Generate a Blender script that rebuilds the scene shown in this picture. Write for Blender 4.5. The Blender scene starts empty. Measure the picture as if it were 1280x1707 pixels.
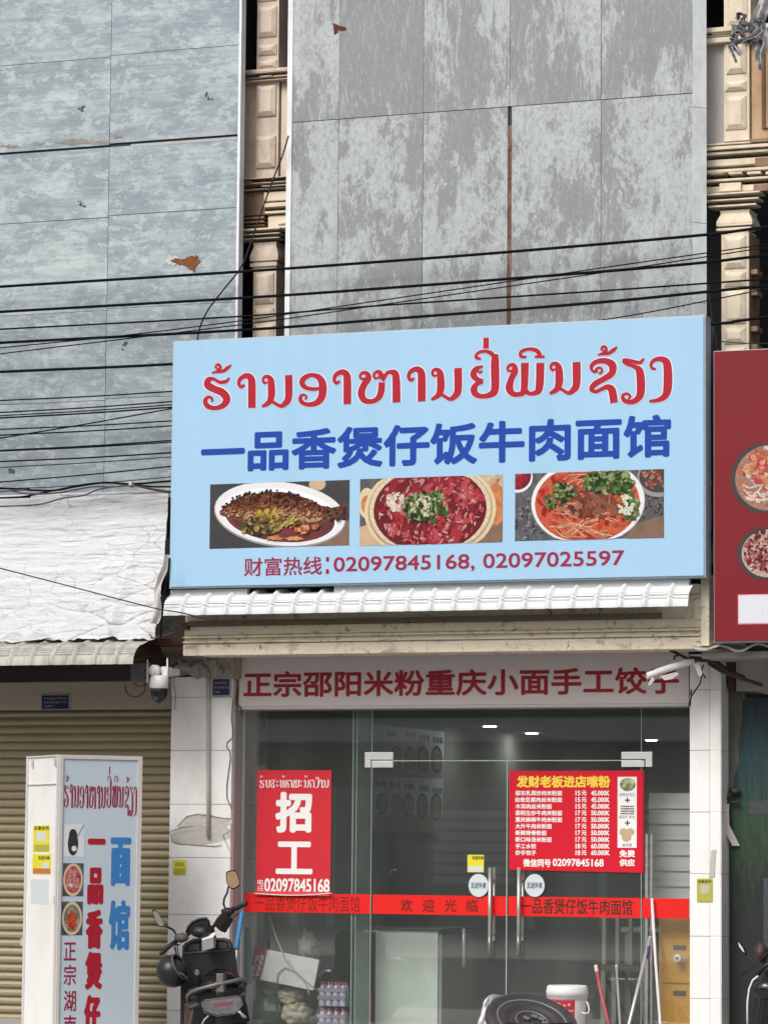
import bpy, bmesh, math, random
from mathutils import Vector, Matrix, noise
random.seed(7)
C = bpy.context.scene.collection
SC = bpy.context.scene
R = math.radians
# ------------------------------------------------------------------ camera
F_PX, PITCH, YAW, ROLL = 5618.9, 0.10095, 0.36416, 0.00892
cy_, sy_, cp_, sp_ = math.cos(YAW), math.sin(YAW), math.cos(PITCH), math.sin(PITCH)
DIR = Vector((-sy_*cp_, cy_*cp_, sp_)); R0 = Vector((cy_, sy_, 0)); U0 = R0.cross(DIR)
RT = R0*math.cos(ROLL) + U0*math.sin(ROLL); UP = -R0*math.sin(ROLL) + U0*math.cos(ROLL)
FWD = Vector((-sy_, cy_, 0))
def ray(px, py):
    return DIR*F_PX + RT*(px-640) - UP*(py-853.5)
CAMP = Vector((0, 0, 1.5)) - ray(640, 1423)*(26.1/F_PX)
CAMP.z = 1.5
cd = bpy.data.cameras.new('camera'); cam = bpy.data.objects.new('camera', cd); C.objects.link(cam)
cd.sensor_fit = 'VERTICAL'; cd.sensor_height = 24.0; cd.lens = 24.0*F_PX/1707.0
cd.clip_start = 0.5; cd.clip_end = 2000
m = Matrix((RT, UP, -DIR)).transposed().to_4x4(); m.translation = CAMP
cam.matrix_world = m
SC.camera = cam
# ------------------------------------------------------------------ world, sun, exposure
W = bpy.data.worlds.new("World"); SC.world = W; W.use_nodes = True
wn = W.node_tree.nodes; wl = W.node_tree.links; wn.clear()
SUN_EL, SUN_ROT = R(42), R(-166)
sky = wn.new('ShaderNodeTexSky'); sky.sky_type = 'NISHITA'; sky.sun_disc = False
sky.sun_elevation = SUN_EL; sky.sun_rotation = SUN_ROT
sky.air_density = 1.0; sky.dust_density = 6.0; sky.ozone_density = 0.6
hs = wn.new('ShaderNodeHueSaturation'); hs.inputs['Saturation'].default_value = 0.5
bg = wn.new('ShaderNodeBackground'); bg.inputs['Strength'].default_value = 0.12
wo = wn.new('ShaderNodeOutputWorld')
wl.new(sky.outputs[0], hs.inputs['Color']); wl.new(hs.outputs[0], bg.inputs['Color']); wl.new(bg.outputs[0], wo.inputs['Surface'])
ld = bpy.data.lights.new('sun', 'SUN'); sun = bpy.data.objects.new('sun', ld); C.objects.link(sun)
ld.energy = 1.5; ld.angle = R(24); ld.color = (1.0, 0.985, 0.965)
sdir = Vector((math.sin(SUN_ROT)*math.cos(SUN_EL), math.cos(SUN_ROT)*math.cos(SUN_EL), math.sin(SUN_EL)))
sun.rotation_euler = sdir.to_track_quat('Z', 'Y').to_euler(); sun.location = (-5, -20, 20)
SC.view_settings.view_transform = 'Standard'; SC.view_settings.look = 'None'
SC.view_settings.gamma = 1.0; SC.view_settings.exposure = 0.07
SC.cycles.max_bounces = 8; SC.cycles.transparent_max_bounces = 16
try: SC.cycles.use_denoising = True
except Exception: pass
# ------------------------------------------------------------------ materials
def s2l(c):
    return tuple(((v/255)/12.92 if v/255 <= 0.04045 else ((v/255+0.055)/1.055)**2.4) for v in c)
MATS = {}
class N:
    """small node-graph helper"""
    def __init__(s, name, rough=0.6, metal=0.0, spec=0.4):
        s.m = bpy.data.materials.new(name); s.m.use_nodes = True; s.t = s.m.node_tree
        s.n = s.t.nodes; s.l = s.t.links; s.b = s.n['Principled BSDF']
        s.b.inputs['Roughness'].default_value = rough; s.b.inputs['Metallic'].default_value = metal
        s.b.inputs['Specular IOR Level'].default_value = spec
        MATS[name] = s.m
    def new(s, t, **kw):
        n = s.n.new(t)
        for k, v in kw.items(): setattr(n, k, v)
        return n
    def put(s, sock, v):
        if hasattr(v, 'is_output') or isinstance(v, bpy.types.NodeSocket): s.l.new(v, sock)
        else: sock.default_value = (tuple(v)+(1,))[:4] if isinstance(v, (tuple, list)) and sock.type == 'RGBA' else v
    def coord(s, scale=(1, 1, 1), rnd=False, kind='Object'):
        tc = s.new('ShaderNodeTexCoord'); mp = s.new('ShaderNodeMapping'); mp.inputs['Scale'].default_value = scale
        v = tc.outputs[kind]
        if rnd:
            oi = s.new('ShaderNodeObjectInfo'); ad = s.new('ShaderNodeVectorMath', operation='MULTIPLY_ADD')
            cx = s.new('ShaderNodeCombineXYZ')
            for k in range(3): s.l.new(oi.outputs['Random'], cx.inputs[k])
            s.l.new(cx.outputs[0], ad.inputs[0]); ad.inputs[1].default_value = (37.0, 19.0, 53.0); s.l.new(v, ad.inputs[2]); v = ad.outputs[0]
        s.l.new(v, mp.inputs['Vector']); return mp.outputs[0]
    def noise(s, vec, scale=5, detail=5, rough=0.6, dist=0.0):
        n = s.new('ShaderNodeTexNoise'); s.l.new(vec, n.inputs['Vector'])
        n.inputs['Scale'].default_value = scale; n.inputs['Detail'].default_value = detail
        n.inputs['Roughness'].default_value = rough; n.inputs['Distortion'].default_value = dist
        return n.outputs['Fac']
    def vnoise(s, vec, scale):
        n = s.new('ShaderNodeTexNoise'); s.l.new(vec, n.inputs['Vector']); n.inputs['Scale'].default_value = scale; n.inputs['Detail'].default_value = 5; return n.outputs['Color']
    def voro(s, vec, scale=5, feature='F1', out='Distance'):
        n = s.new('ShaderNodeTexVoronoi', feature=feature); s.l.new(vec, n.inputs['Vector']); n.inputs['Scale'].default_value = scale
        return n.outputs[out]
    def ramp(s, fac, stops):
        r = s.new('ShaderNodeValToRGB'); s.l.new(fac, r.inputs[0]); e = r.color_ramp.elements
        while len(e) < len(stops): e.new(0.5)
        for k, (p, c) in enumerate(stops):
            e[k].position = p; e[k].color = (c, c, c, 1) if isinstance(c, (int, float)) else tuple(c)+(1,)
        return r.outputs[0]
    def mix(s, fac, a, b, mode='MIX'):
        n = s.new('ShaderNodeMix', data_type='RGBA', blend_type=mode)
        s.put(n.inputs[0], fac); s.put(n.inputs[6], a); s.put(n.inputs[7], b); return n.outputs[2]
    def math(s, op, a, b=0.0):
        n = s.new('ShaderNodeMath', operation=op); s.put(n.inputs[0], a); s.put(n.inputs[1], b); return n.outputs[0]
    def col(s, v): s.put(s.b.inputs['Base Color'], v)
    def rough(s, v): s.put(s.b.inputs['Roughness'], v)
    def bump(s, h, strength=0.3, dist=0.01):
        n = s.new('ShaderNodeBump'); n.inputs['Strength'].default_value = strength; n.inputs['Distance'].default_value = dist
        s.l.new(h, n.inputs['Height']); s.l.new(n.outputs[0], s.b.inputs['Normal'])
def mul(c, k): return tuple(v*k for v in c)
def mat(name, c, rough=0.6, metal=0.0, var=0.12, scale=6, bump=0.0, spec=0.4, dirt=None, dirtamt=0.5, stretch=(1, 1, 1)):
    """plain coloured material with gentle mottling and optional dirt patches"""
    if name in MATS: return MATS[name]
    g = N(name, rough, metal, spec); c = s2l(c) if max(c) > 1 else c
    v = g.coord(stretch, rnd=False)
    f = g.noise(v, scale, 6, 0.62)
    col = g.mix(f, mul(c, 1-var*1.6), mul(c, 1+var))
    if dirt is not None:
        d = g.ramp(g.noise(g.coord((1.7*stretch[0], 1.3*stretch[1], 0.9*stretch[2])), scale*0.6, 8, 0.7, 0.3), [(0.48, 0.0), (0.72, dirtamt)])
        col = g.mix(d, col, s2l(dirt) if max(dirt) > 1 else dirt)
    g.col(col)
    if bump: g.bump(g.noise(v, scale*5, 6, 0.7), bump, 0.01)
    return g.m
def M(n): return MATS[n]
# ------------------------------------------------------------------ mesh builder
OFF = {}
def V3(*a): return Vector(a)
class MB:
    def __init__(s): s.v = []; s.f = []; s.mi = []; s.sm = []; s.cur = 0; s.smooth = False
    def add(s, verts, faces, smooth=None):
        o = len(s.v); s.v += [Vector(p) for p in verts]
        for f in faces: s.f.append([i+o for i in f]); s.mi.append(s.cur); s.sm.append(s.smooth if smooth is None else smooth)
        return s
    def obox(s, o, u, v, w, bev=0.0):
        """box from corner o with edge vectors u v w"""
        P = [o, o+u, o+u+v, o+v, o+w, o+u+w, o+u+v+w, o+v+w]
        Fc = [(0, 3, 2, 1), (4, 5, 6, 7), (0, 1, 5, 4), (1, 2, 6, 5), (2, 3, 7, 6), (3, 0, 4, 7)]
        if u.cross(v).dot(w) < 0: Fc = [f[::-1] for f in Fc]
        if bev <= 0: return s.add(P, Fc, False)
        bm = bmesh.new(); vs = [bm.verts.new(p) for p in P]
        for f in Fc: bm.faces.new([vs[i] for i in f])
        bmesh.ops.bevel(bm, geom=list(bm.edges), offset=bev, segments=2, affect='EDGES', profile=0.6)
        bm.verts.index_update()
        s.add([q.co.copy() for q in bm.verts], [[q.index for q in f.verts] for f in bm.faces], False); bm.free(); return s
    def box(s, x0, x1, y0, y1, z0, z1, bev=0.0):
        return s.obox(V3(x0, y0, z0), V3(x1-x0, 0, 0), V3(0, y1-y0, 0), V3(0, 0, z1-z0), bev)
    def tube(s, pts, r, n=8, caps=True):
        pts = [Vector(p) for p in pts]; k = len(pts); rs = r if isinstance(r, (list, tuple)) else [r]*k
        verts = []; prev = None
        for i, p in enumerate(pts):
            t = (pts[min(i+1, k-1)]-pts[max(i-1, 0)]).normalized()
            if prev is None:
                a = t.orthogonal().normalized()
            else:
                a = (prev - t*prev.dot(t)); a = a.normalized() if a.length > 1e-6 else t.orthogonal().normalized()
            prev = a; b = t.cross(a)
            for j in range(n):
                g = 2*math.pi*j/n; verts.append(p + (a*math.cos(g)+b*math.sin(g))*rs[i])
        fs = []
        for i in range(k-1):
            for j in range(n):
                fs.append((i*n+j, i*n+(j+1) % n, (i+1)*n+(j+1) % n, (i+1)*n+j))
        s.add(verts, fs, True)
        if caps: 
            o = len(s.v)-len(verts)
            for f in (list(range(n))[::-1], [(k-1)*n+j for j in range(n)]):
                s.f.append([i+o for i in f]); s.mi.append(s.cur); s.sm.append(False)
        return s
    def lathe(s, c, prof, n=24, axis=(0, 0, 1), smooth=True, ex=1.0):
        q = Vector((0, 0, 1)).rotation_difference(Vector(axis)); c = Vector(c); verts = []
        for (r, h) in prof:
            for j in range(n):
                g = 2*math.pi*j/n; verts.append(c + q @ Vector((r*math.cos(g), r*ex*math.sin(g), h)))
        fs = []
        for i in range(len(prof)-1):
            for j in range(n): fs.append((i*n+j, i*n+(j+1) % n, (i+1)*n+(j+1) % n, (i+1)*n+j))
        return s.add(verts, fs, smooth)
    def grid(s, fn, nu, nv, smooth=True):
        verts = [fn(i/nu, j/nv) for j in range(nv+1) for i in range(nu+1)]
        fs = [(j*(nu+1)+i, j*(nu+1)+i+1, (j+1)*(nu+1)+i+1, (j+1)*(nu+1)+i) for j in range(nv) for i in range(nu)]
        return s.add(verts, fs, smooth)
    def blob(s, c, rx, ry, rz, amp=0.15, fr=3.0, n=20, k=14, seed=0.0, flat=None):
        c = Vector(c); verts = []
        for i in range(k+1):
            a = math.pi*i/k
            for j in range(n):
                b = 2*math.pi*j/n; d = Vector((math.sin(a)*math.cos(b), math.sin(a)*math.sin(b), math.cos(a)))
                h = 1+amp*(noise.noise(d*fr+Vector((seed, seed*1.7, 3)))+0.5*noise.noise(d*fr*2.3+Vector((seed, 9, seed))))
                p = Vector((d.x*rx, d.y*ry, d.z*rz))*h
                if flat is not None: p.z = max(p.z, flat)
                verts.append(c+p)
        fs = [(i*n+j, (i+1)*n+j, (i+1)*n+(j+1) % n, i*n+(j+1) % n) for i in range(k) for j in range(n)]
        return s.add(verts, fs, True)
    def build(s, name, mats, parent=None, off=None):
        me = bpy.data.meshes.new(name); o = off or (OFF[parent.name] if parent else Vector((0, 0, 0)))
        me.from_pydata([tuple(p-o) for p in s.v], [], s.f)
        for mm in (mats if isinstance(mats, (list, tuple)) else [mats]): me.materials.append(mm)
        me.polygons.foreach_set('material_index', s.mi); me.polygons.foreach_set('use_smooth', s.sm)
        me.validate(); me.update()
        ob = bpy.data.objects.new(name, me); C.objects.link(ob)
        if parent: ob.parent = parent
        elif off is not None: ob.location = off
        OFF[ob.name] = o; return ob
def tag(o, label, cat, group=None):
    o['label'] = label; o['category'] = cat
    if group: o['group'] = group
    return o
def thing(name, label, cat, loc=(0, 0, 0), group=None):
    o = bpy.data.objects.new(name, None); C.objects.link(o); o.location = loc; o.empty_display_size = 0.1
    OFF[o.name] = Vector(loc); return tag(o, label, cat, group)
# ------------------------------------------------------------------ planes seen through the lens: real planes at real distances
class Fr:
    def __init__(s, O, U, V, Nn): s.O = Vector(O); s.U = Vector(U).normalized(); s.V = Vector(V).normalized(); s.N = Vector(Nn).normalized()
    def uv(s, px, py):
        d = ray(px, py); t = (s.O-CAMP).dot(s.N)/d.dot(s.N); p = CAMP+d*t-s.O
        return p.dot(s.U), p.dot(s.V)
    def at(s, px, py, d=0.0):
        u, v = s.uv(px, py); return s.p(u, v, d)
    def p(s, u, v, d=0.0): return s.O+s.U*u+s.V*v+s.N*d
    def rect(s, mb, pl, pt, pr, pb, d0, d1=None, bev=0):
        u0, v0 = s.uv(pl, pb); u1, v1 = s.uv(pr, pt)
        return s.urect(mb, u0, u1, v0, v1, d0, d1, bev)
    def urect(s, mb, u0, u1, v0, v1, d0, d1=None, bev=0):
        if d1 is None: mb.add([s.p(u0, v0, d0), s.p(u1, v0, d0), s.p(u1, v1, d0), s.p(u0, v1, d0)], [(0, 1, 2, 3)], False)
        else: mb.obox(s.p(u0, v0, d0), s.U*(u1-u0), s.V*(v1-v0), s.N*(d1-d0), bev)
        return mb
    def poly(s, mb, uvs, d0, d1=None):
        n = len(uvs); a = [s.p(u, v, d0 if d1 is None else d1) for u, v in uvs]
        ar = sum(uvs[i][0]*uvs[(i+1) % n][1]-uvs[(i+1) % n][0]*uvs[i][1] for i in range(n))
        idx = list(range(n)) if ar > 0 else list(range(n))[::-1]
        if d1 is None: return mb.add(a, [idx], False)
        b = [s.p(u, v, d0) for u, v in uvs]; fs = [idx, [i+n for i in idx[::-1]]]
        for k in range(n):
            i, j = idx[k], idx[(k+1) % n]; fs.append((i, i+n, j+n, j))
        return mb.add(a+b, fs, False)
    def ppoly(s, mb, pxs, d0, d1=None): return s.poly(mb, [s.uv(*q) for q in pxs], d0, d1)
    def ell(s, mb, cx, cy, rx, ry, d, n=40, rot=0, wob=0, seed=0, clip=None):
        u0, v0 = s.uv(cx, cy); k = (s.uv(cx+10, cy)[0]-u0)/10; pts = []
        for i in range(n):
            a = 2*math.pi*i/n; w = 1+wob*noise.noise(Vector((math.cos(a)*2+seed, math.sin(a)*2, seed)))
            x, y = rx*math.cos(a)*w, ry*math.sin(a)*w
            p = [u0+k*(x*math.cos(rot)-y*math.sin(rot)), v0+k*(x*math.sin(rot)+y*math.cos(rot))]
            if clip: p = [min(max(p[0], clip[0]), clip[1]), min(max(p[1], clip[2]), clip[3])]
            pts.append(p)
        return s.poly(mb, pts, d)
def fac(Y): return Fr((0, Y, 0), (1, 0, 0), (0, 0, 1), (0, -1, 0))
def wallx(X): return Fr((X, 0, 0), (0, 1, 0), (0, 0, 1), (1, 0, 0))
# ------------------------------------------------------------------ writing
TXT = {}
def text2d(body, bold):
    k = body
    if k not in TXT:
        cu = bpy.data.curves.new('t', 'FONT'); cu.body = body; cu.size = 1; cu.dimensions = '2D'; cu.fill_mode = 'FRONT'
        cu.resolution_u = 3
        ob = bpy.data.objects.new('t', cu); C.objects.link(ob); bpy.context.view_layer.update()
        me = bpy.data.meshes.new_from_object(ob.evaluated_get(bpy.context.evaluated_depsgraph_get()))
        TXT[k] = ([(v.co.x, v.co.y) for v in me.vertices], [list(p.vertices) for p in me.polygons])
        bpy.data.objects.remove(ob); bpy.data.curves.remove(cu); bpy.data.meshes.remove(me)
    return TXT[k]
def lettermesh(mb, fr, body, u0, u1, v0, v1, d, bold=0.0):
    vs, fs = text2d(body, bold)
    if not vs: return
    xs = [p[0] for p in vs]; ys = [p[1] for p in vs]; a, b, c, e = min(xs), max(xs), min(ys), max(ys)
    ku = (u1-u0)/(b-a); kv = (v1-v0)/max(e-c+2*bold, 1e-6); kb = kv*bold      # bold: copies of the glyph shifted by the extra weight, each a hair prouder
    if bold <= 0: sh = [(0, 0)]
    elif bold < 0.018 or len(body) > 20: sh = [(1, 1), (-1, 1), (1, -1), (-1, -1)]
    else: sh = [(0, 0)]+[(math.cos(k*math.pi/5), math.sin(k*math.pi/5)) for k in range(10)]
    ku = (u1-u0-2*kb)/(b-a)
    for k, (sx, sy) in enumerate(sh):
        mb.add([fr.p(u0+kb+(x-a)*ku+sx*kb, v0+kb+(y-c)*kv+sy*kb, d+0.00006*k) for x, y in vs], fs, False)
def lettering(parent, fr, body, L, T, Rr, B, d, mt, bold=0.02, name='lettering'):
    """body fitted into the box with left-bottom pixel (L,B) and right-top pixel (Rr,T)"""
    u0, v0 = fr.uv(L, B); u1, v1 = fr.uv(Rr, T); mb = MB(); lettermesh(mb, fr, body, u0, u1, v0, v1, d, bold)
    return mb.build(name, mt, parent)
# hand drawn Lao letters: strokes of (x, y, width) in a 2.909x grid, y down; (baseline, strokes)
LAO = {
 'ho': (350, [[(184,203,9),(165,221,17),(135,224,15),(105,208,15),(82,214,28),(78,238,34),(110,258,32),(148,274,34),(170,305,36),(155,335,28),(115,350,20),(77,340,24),(66,314,22),(80,296,14),(98,302,12),(100,318,12)]]),
 'tone': (178, [[(130,158,9),(117,155,9),(118,143,11),(132,140,14),(140,155,13),(125,171,13),(98,179,8)], [(110,176,10),(150,171,16),(172,157,18),(192,140,8)]]),
 'aa': (348, [[(256,236,12),(240,247,16),(229,232,17),(236,208,20),(265,193,24),(287,206,32),(292,240,36),(292,348,36)]]),
 'no': (345, [[(368,222,9),(356,229,11),(346,218,13),(350,202,14),(366,197,18),(382,212,28),(386,245,34),(386,290,34),(374,322,26),(340,343,11)], [(374,318,16),(397,322,15),(430,340,17),(455,325,28),(470,295,34),(470,190,36)]]),
 'o': (338, [[(549,308,11),(556,296,11),(545,285,11),(529,292,17),(529,315,21),(555,332,19),(600,327,26),(630,295,36),(634,235,36),(615,201,26),(580,190,19),(545,205,25),(535,228,27),(552,250,20),(590,258,17),(632,252,14)]]),
 'hoo': (325, [[(838,203,9),(826,210,11),(815,197,13),(826,180,14),(848,182,20),(855,205,32),(836,235,30),(822,275,34),(835,310,28),(870,318,21),(903,302,26),(918,268,32),(921,225,30)], [(905,200,9),(891,206,11),(882,192,13),(893,175,14),(912,178,22),(921,205,30)], [(924,218,20),(945,182,17),(968,176,22),(989,196,34),(992,322,37)]]),
 'yo': (328, [[(243,196,9),(233,208,10),(222,198,11),(226,182,13),(246,178,12)], [(240,180,12),(215,188,22),(201,214,30),(216,238,24),(248,246,12)], [(248,254,12),(216,264,22),(203,290,32),(215,314,26),(250,322,21),(290,310,30),(306,278,36),(306,142,35),(322,130,8)]]),
 'ii': (145, [[(238,140,10),(214,134,15),(222,113,14),(255,103,15),(288,114,20),(300,136,16)]]),
 'ek': (90, [[(262,38,26),(262,90,26)]]),
 'po': (318, [[(389,193,9),(377,201,11),(366,190,13),(375,172,14),(396,172,20),(402,200,30),(386,235,28),(375,280,34),(390,308,26),(420,312,20),(446,290,30),(450,160,36)], [(450,290,26),(470,308,18),(500,305,22),(520,280,34),(525,160,37)]]),
 'i': (138, [[(458,131,10),(432,128,16),(432,106,16),(470,93,15),(508,101,20),(524,124,20)], [(498,130,12),(545,130,12)]]),
 'so': (300, [[(808,213,11),(824,201,11),(816,184,11),(797,190,13),(796,207,17)], [(790,208,10),(772,190,14),(777,168,20),(805,152,22),(845,152,26),(874,172,34),(871,210,30),(835,236,26),(790,262,26),(773,287,22),(795,299,16),(825,285,18),(850,277,24),(872,294,34),(882,352,34)]]),
 'ya': (300, [[(1026,139,10),(1005,159,16),(962,150,16),(930,149,20),(947,165,17),(985,180,20),(1007,205,34),(1012,290,36),(1000,330,30),(965,350,21),(931,341,20),(925,318,15),(944,309,12),(960,322,12),(951,336,10)]]),
 'ngo': (345, [[(1084,190,10),(1067,186,13),(1061,166,15),(1078,146,18),(1113,142,24),(1139,168,35),(1142,270,38),(1130,318,30),(1095,340,19),(1053,346,12)]]),
 'kan': (178, [[(130,158,9),(117,155,9),(118,143,11),(132,140,14),(140,155,13),(130,170,13),(150,172,14),(172,160,14),(192,140,8)]]),
 'bo': (155, [[(42,36,10),(26,34,12),(22,18,12),(42,8,16),(52,30,30),(50,110,32),(66,145,24),(100,148,22),(128,120,30),(130,0,30)]]),
 'sa': (155, [[(50,70,10),(30,60,14),(25,30,18),(60,8,18),(105,15,24),(118,45,28),(80,75,22),(45,95,22),(40,130,24),(70,150,18),(110,130,26),(120,90,30),(122,155,30)], [(100,25,14),(150,-20,10)]]),
 'a': (155, [[(30,40,10),(18,30,10),(28,14,12),(44,30,12),(34,52,10),(60,44,12),(84,18,8)], [(30,120,10),(18,110,10),(28,94,12),(44,110,12),(34,132,10),(60,124,12),(84,98,8)]]),
 'mo': (155, [[(40,34,10),(25,32,12),(24,14,12),(44,10,18),(48,50,26),(40,110,28),(60,148,20),(95,130,26),(98,20,26)], [(98,30,16),(120,8,16),(142,30,28),(144,110,28),(130,150,14)], [(134,140,14),(170,150,16),(196,120,28),(198,0,28)]]),
 'ko': (155, [[(36,155,30),(36,84,28),(14,62,18),(28,24,20),(72,6,22),(120,28,30),(128,70,34),(128,155,34)]]),
}
TITLE = [('ho',0,0,4),('tone',0,0,4),('aa',0,0,4),('no',0,0,4),('o',0,0,4),('aa',462,-18,4),('hoo',0,0,4),('aa',822,-32,4),('no',820,-34,4),
         ('yo',0,0,5),('ii',0,0,5),('ek',0,0,5),('po',0,0,5),('i',0,0,5),('no',230,-34,5),('so',0,0,5),('tone',705,-58,5),('ya',0,0,5),('ngo',0,0,5)]
JOB = ['ho','kan','bo','sa','a','mo','kan','ko','po','a','no','kan','ko','ngo','aa','no']
def stroke(mb, fr, pts, d):
    """smooth ribbon through (u,v,w), rounded a little at the ends"""
    n = len(pts); P = []
    for i in range(n-1):
        p0, p1, p2, p3 = pts[max(i-1, 0)], pts[i], pts[i+1], pts[min(i+2, n-1)]
        for k in range(5):
            t = k/5; P.append([0.5*((2*p1[c])+(-p0[c]+p2[c])*t+(2*p0[c]-5*p1[c]+4*p2[c]-p3[c])*t*t+(-p0[c]+3*p1[c]-3*p2[c]+p3[c])*t**3) for c in range(3)])
    P.append(list(pts[-1])); L = []; Rr = []
    for i, q in enumerate(P):
        a = P[max(i-1, 0)]; b = P[min(i+1, len(P)-1)]; dx, dy = b[0]-a[0], b[1]-a[1]; h = math.hypot(dx, dy) or 1
        nx, ny = -dy/h*q[2]/2, dx/h*q[2]/2
        e_ = d+i*1.2e-5; L.append(fr.p(q[0]+nx, q[1]+ny, e_)); Rr.append(fr.p(q[0]-nx, q[1]-ny, e_))
    k = len(P); mb.add(L+Rr, [(i, i+k, i+k+1, i+1) for i in range(k-1)], False)
def title_strokes():
    out = []; fr = fac(-1.05)
    for g, dx, dy, cr in TITLE:
        ox, oy = ((320, 560) if cr == 4 else (720, 550))
        for st in LAO[g][1]:
            q = []
            for x, y, w in st:
                u, v = fr.uv(ox+(x+dx)/2.909, oy+(y+dy)/2.909); q.append((u, v, w/2.909/225))
            out.append(q)
    return out
TS = title_strokes()
def lao_title(parent, fr, u0, u1, v0, v1, d, mt, wk=1.0):
    us = [p[0] for q in TS for p in q]; vv = [p[1] for q in TS for p in q]; a, b, c, e = min(us), max(us), min(vv), max(vv); mb = MB()
    kx, kz = (u1-u0)/(b-a), (v1-v0)/(e-c)
    for i, q in enumerate(TS):
        stroke(mb, fr, [(u0+(p[0]-a)*kx, v0+(p[1]-c)*kz, p[2]*wk*math.sqrt(kx*kz)) for p in q], d+0.0007*(i % 2))
    return mb.build('lettering', mt, parent)
def lao_line(mb, fr, seq, u0, u1, v0, v1, d, wk=1.0):
    x = 0; strokes = []
    for g in seq:
        base, sts = LAO[g]; xs = [p[0] for st in sts for p in st]; mn, mx = min(xs)-14, max(xs)+16
        if g in ('kan', 'tone', 'ii', 'i', 'ek'):
            for st in sts: strokes.append([(x-60+(p[0]-mx)+20, 200-(p[1]-base), p[2]) for p in st])
            continue
        for st in sts: strokes.append([(x+p[0]-mn, base-p[1], p[2]) for p in st])
        x += mx-mn+6
    k = (u1-u0)/x; kz = (v1-v0)/250
    for i, st in enumerate(strokes): stroke(mb, fr, [(u0+p[0]*k, v0+p[1]*kz, p[2]*k*wk) for p in st], d+0.0002*(i % 4))
# ------------------------------------------------------------------ materials of the place
def mat_clad_left():
    g = N('weathered_sheet_bluish', 0.55, 0.0, 0.35)
    v = g.coord((0.55, 1, 2.2), rnd=True); v2 = g.coord((0.9, 1, 2.1), rnd=True); vl = g.coord((0.8, 1, 26), rnd=True)
    a = g.noise(v, 1.6, 9, 0.66, 0.1); b = g.noise(v2, 3.2, 10, 0.72, 0.2); l = g.noise(vl, 1.5, 4, 0.6)
    c = g.ramp(a, [(0.36, (0.25, 0.305, 0.335)), (0.5, (0.36, 0.43, 0.45)), (0.62, (0.47, 0.55, 0.56))])
    c = g.mix(g.ramp(b, [(0.49, 0.0), (0.54, 0.5), (0.7, 0.75)]), c, (0.215, 0.265, 0.31))
    c = g.mix(g.ramp(g.noise(v2, 6.5, 9, 0.75, 0.1), [(0.53, 0.0), (0.62, 0.55)]), c, (0.43, 0.50, 0.505))
    c = g.mix(g.ramp(l, [(0.42, 0.0), (0.7, 0.42)]), c, (0.19, 0.225, 0.25))
    c = g.mix(g.ramp(g.noise(g.coord((0.5, 1, 14), rnd=True), 2.6, 7, 0.7), [(0.53, 0.0), (0.64, 0.5)]), c, (0.44, 0.50, 0.51))
    big = g.noise(g.coord((1, 1, 1), rnd=True), 0.7, 2, 0.5)
    c = g.mix(g.ramp(big, [(0.35, 0.0), (0.75, 0.35)]), c, (0.29, 0.345, 0.43))
    oi = g.new('ShaderNodeObjectInfo'); rr = g.ramp(oi.outputs['Random'], [(0.5, 0.0), (1.0, 0.4)])
    c = g.mix(rr, c, g.mix(0.5, c, (0.19, 0.23, 0.30)))
    c = g.mix(g.ramp(g.noise(g.coord((1.1, 1, 1.9), rnd=True), 2.1, 10, 0.78, 0.1), [(0.51, 0.0), (0.535, 0.5), (0.75, 0.7)]), c, (0.205, 0.255, 0.295))
    c = g.mix(g.ramp(g.noise(g.coord((1.6, 1, 3.0), rnd=True), 4.5, 12, 0.8, 0.1), [(0.53, 0.0), (0.555, 0.55), (0.8, 0.7)]), c, (0.50, 0.57, 0.575))
    g.col(c); g.bump(a, 0.12, 0.02)
mat_clad_left()
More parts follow.
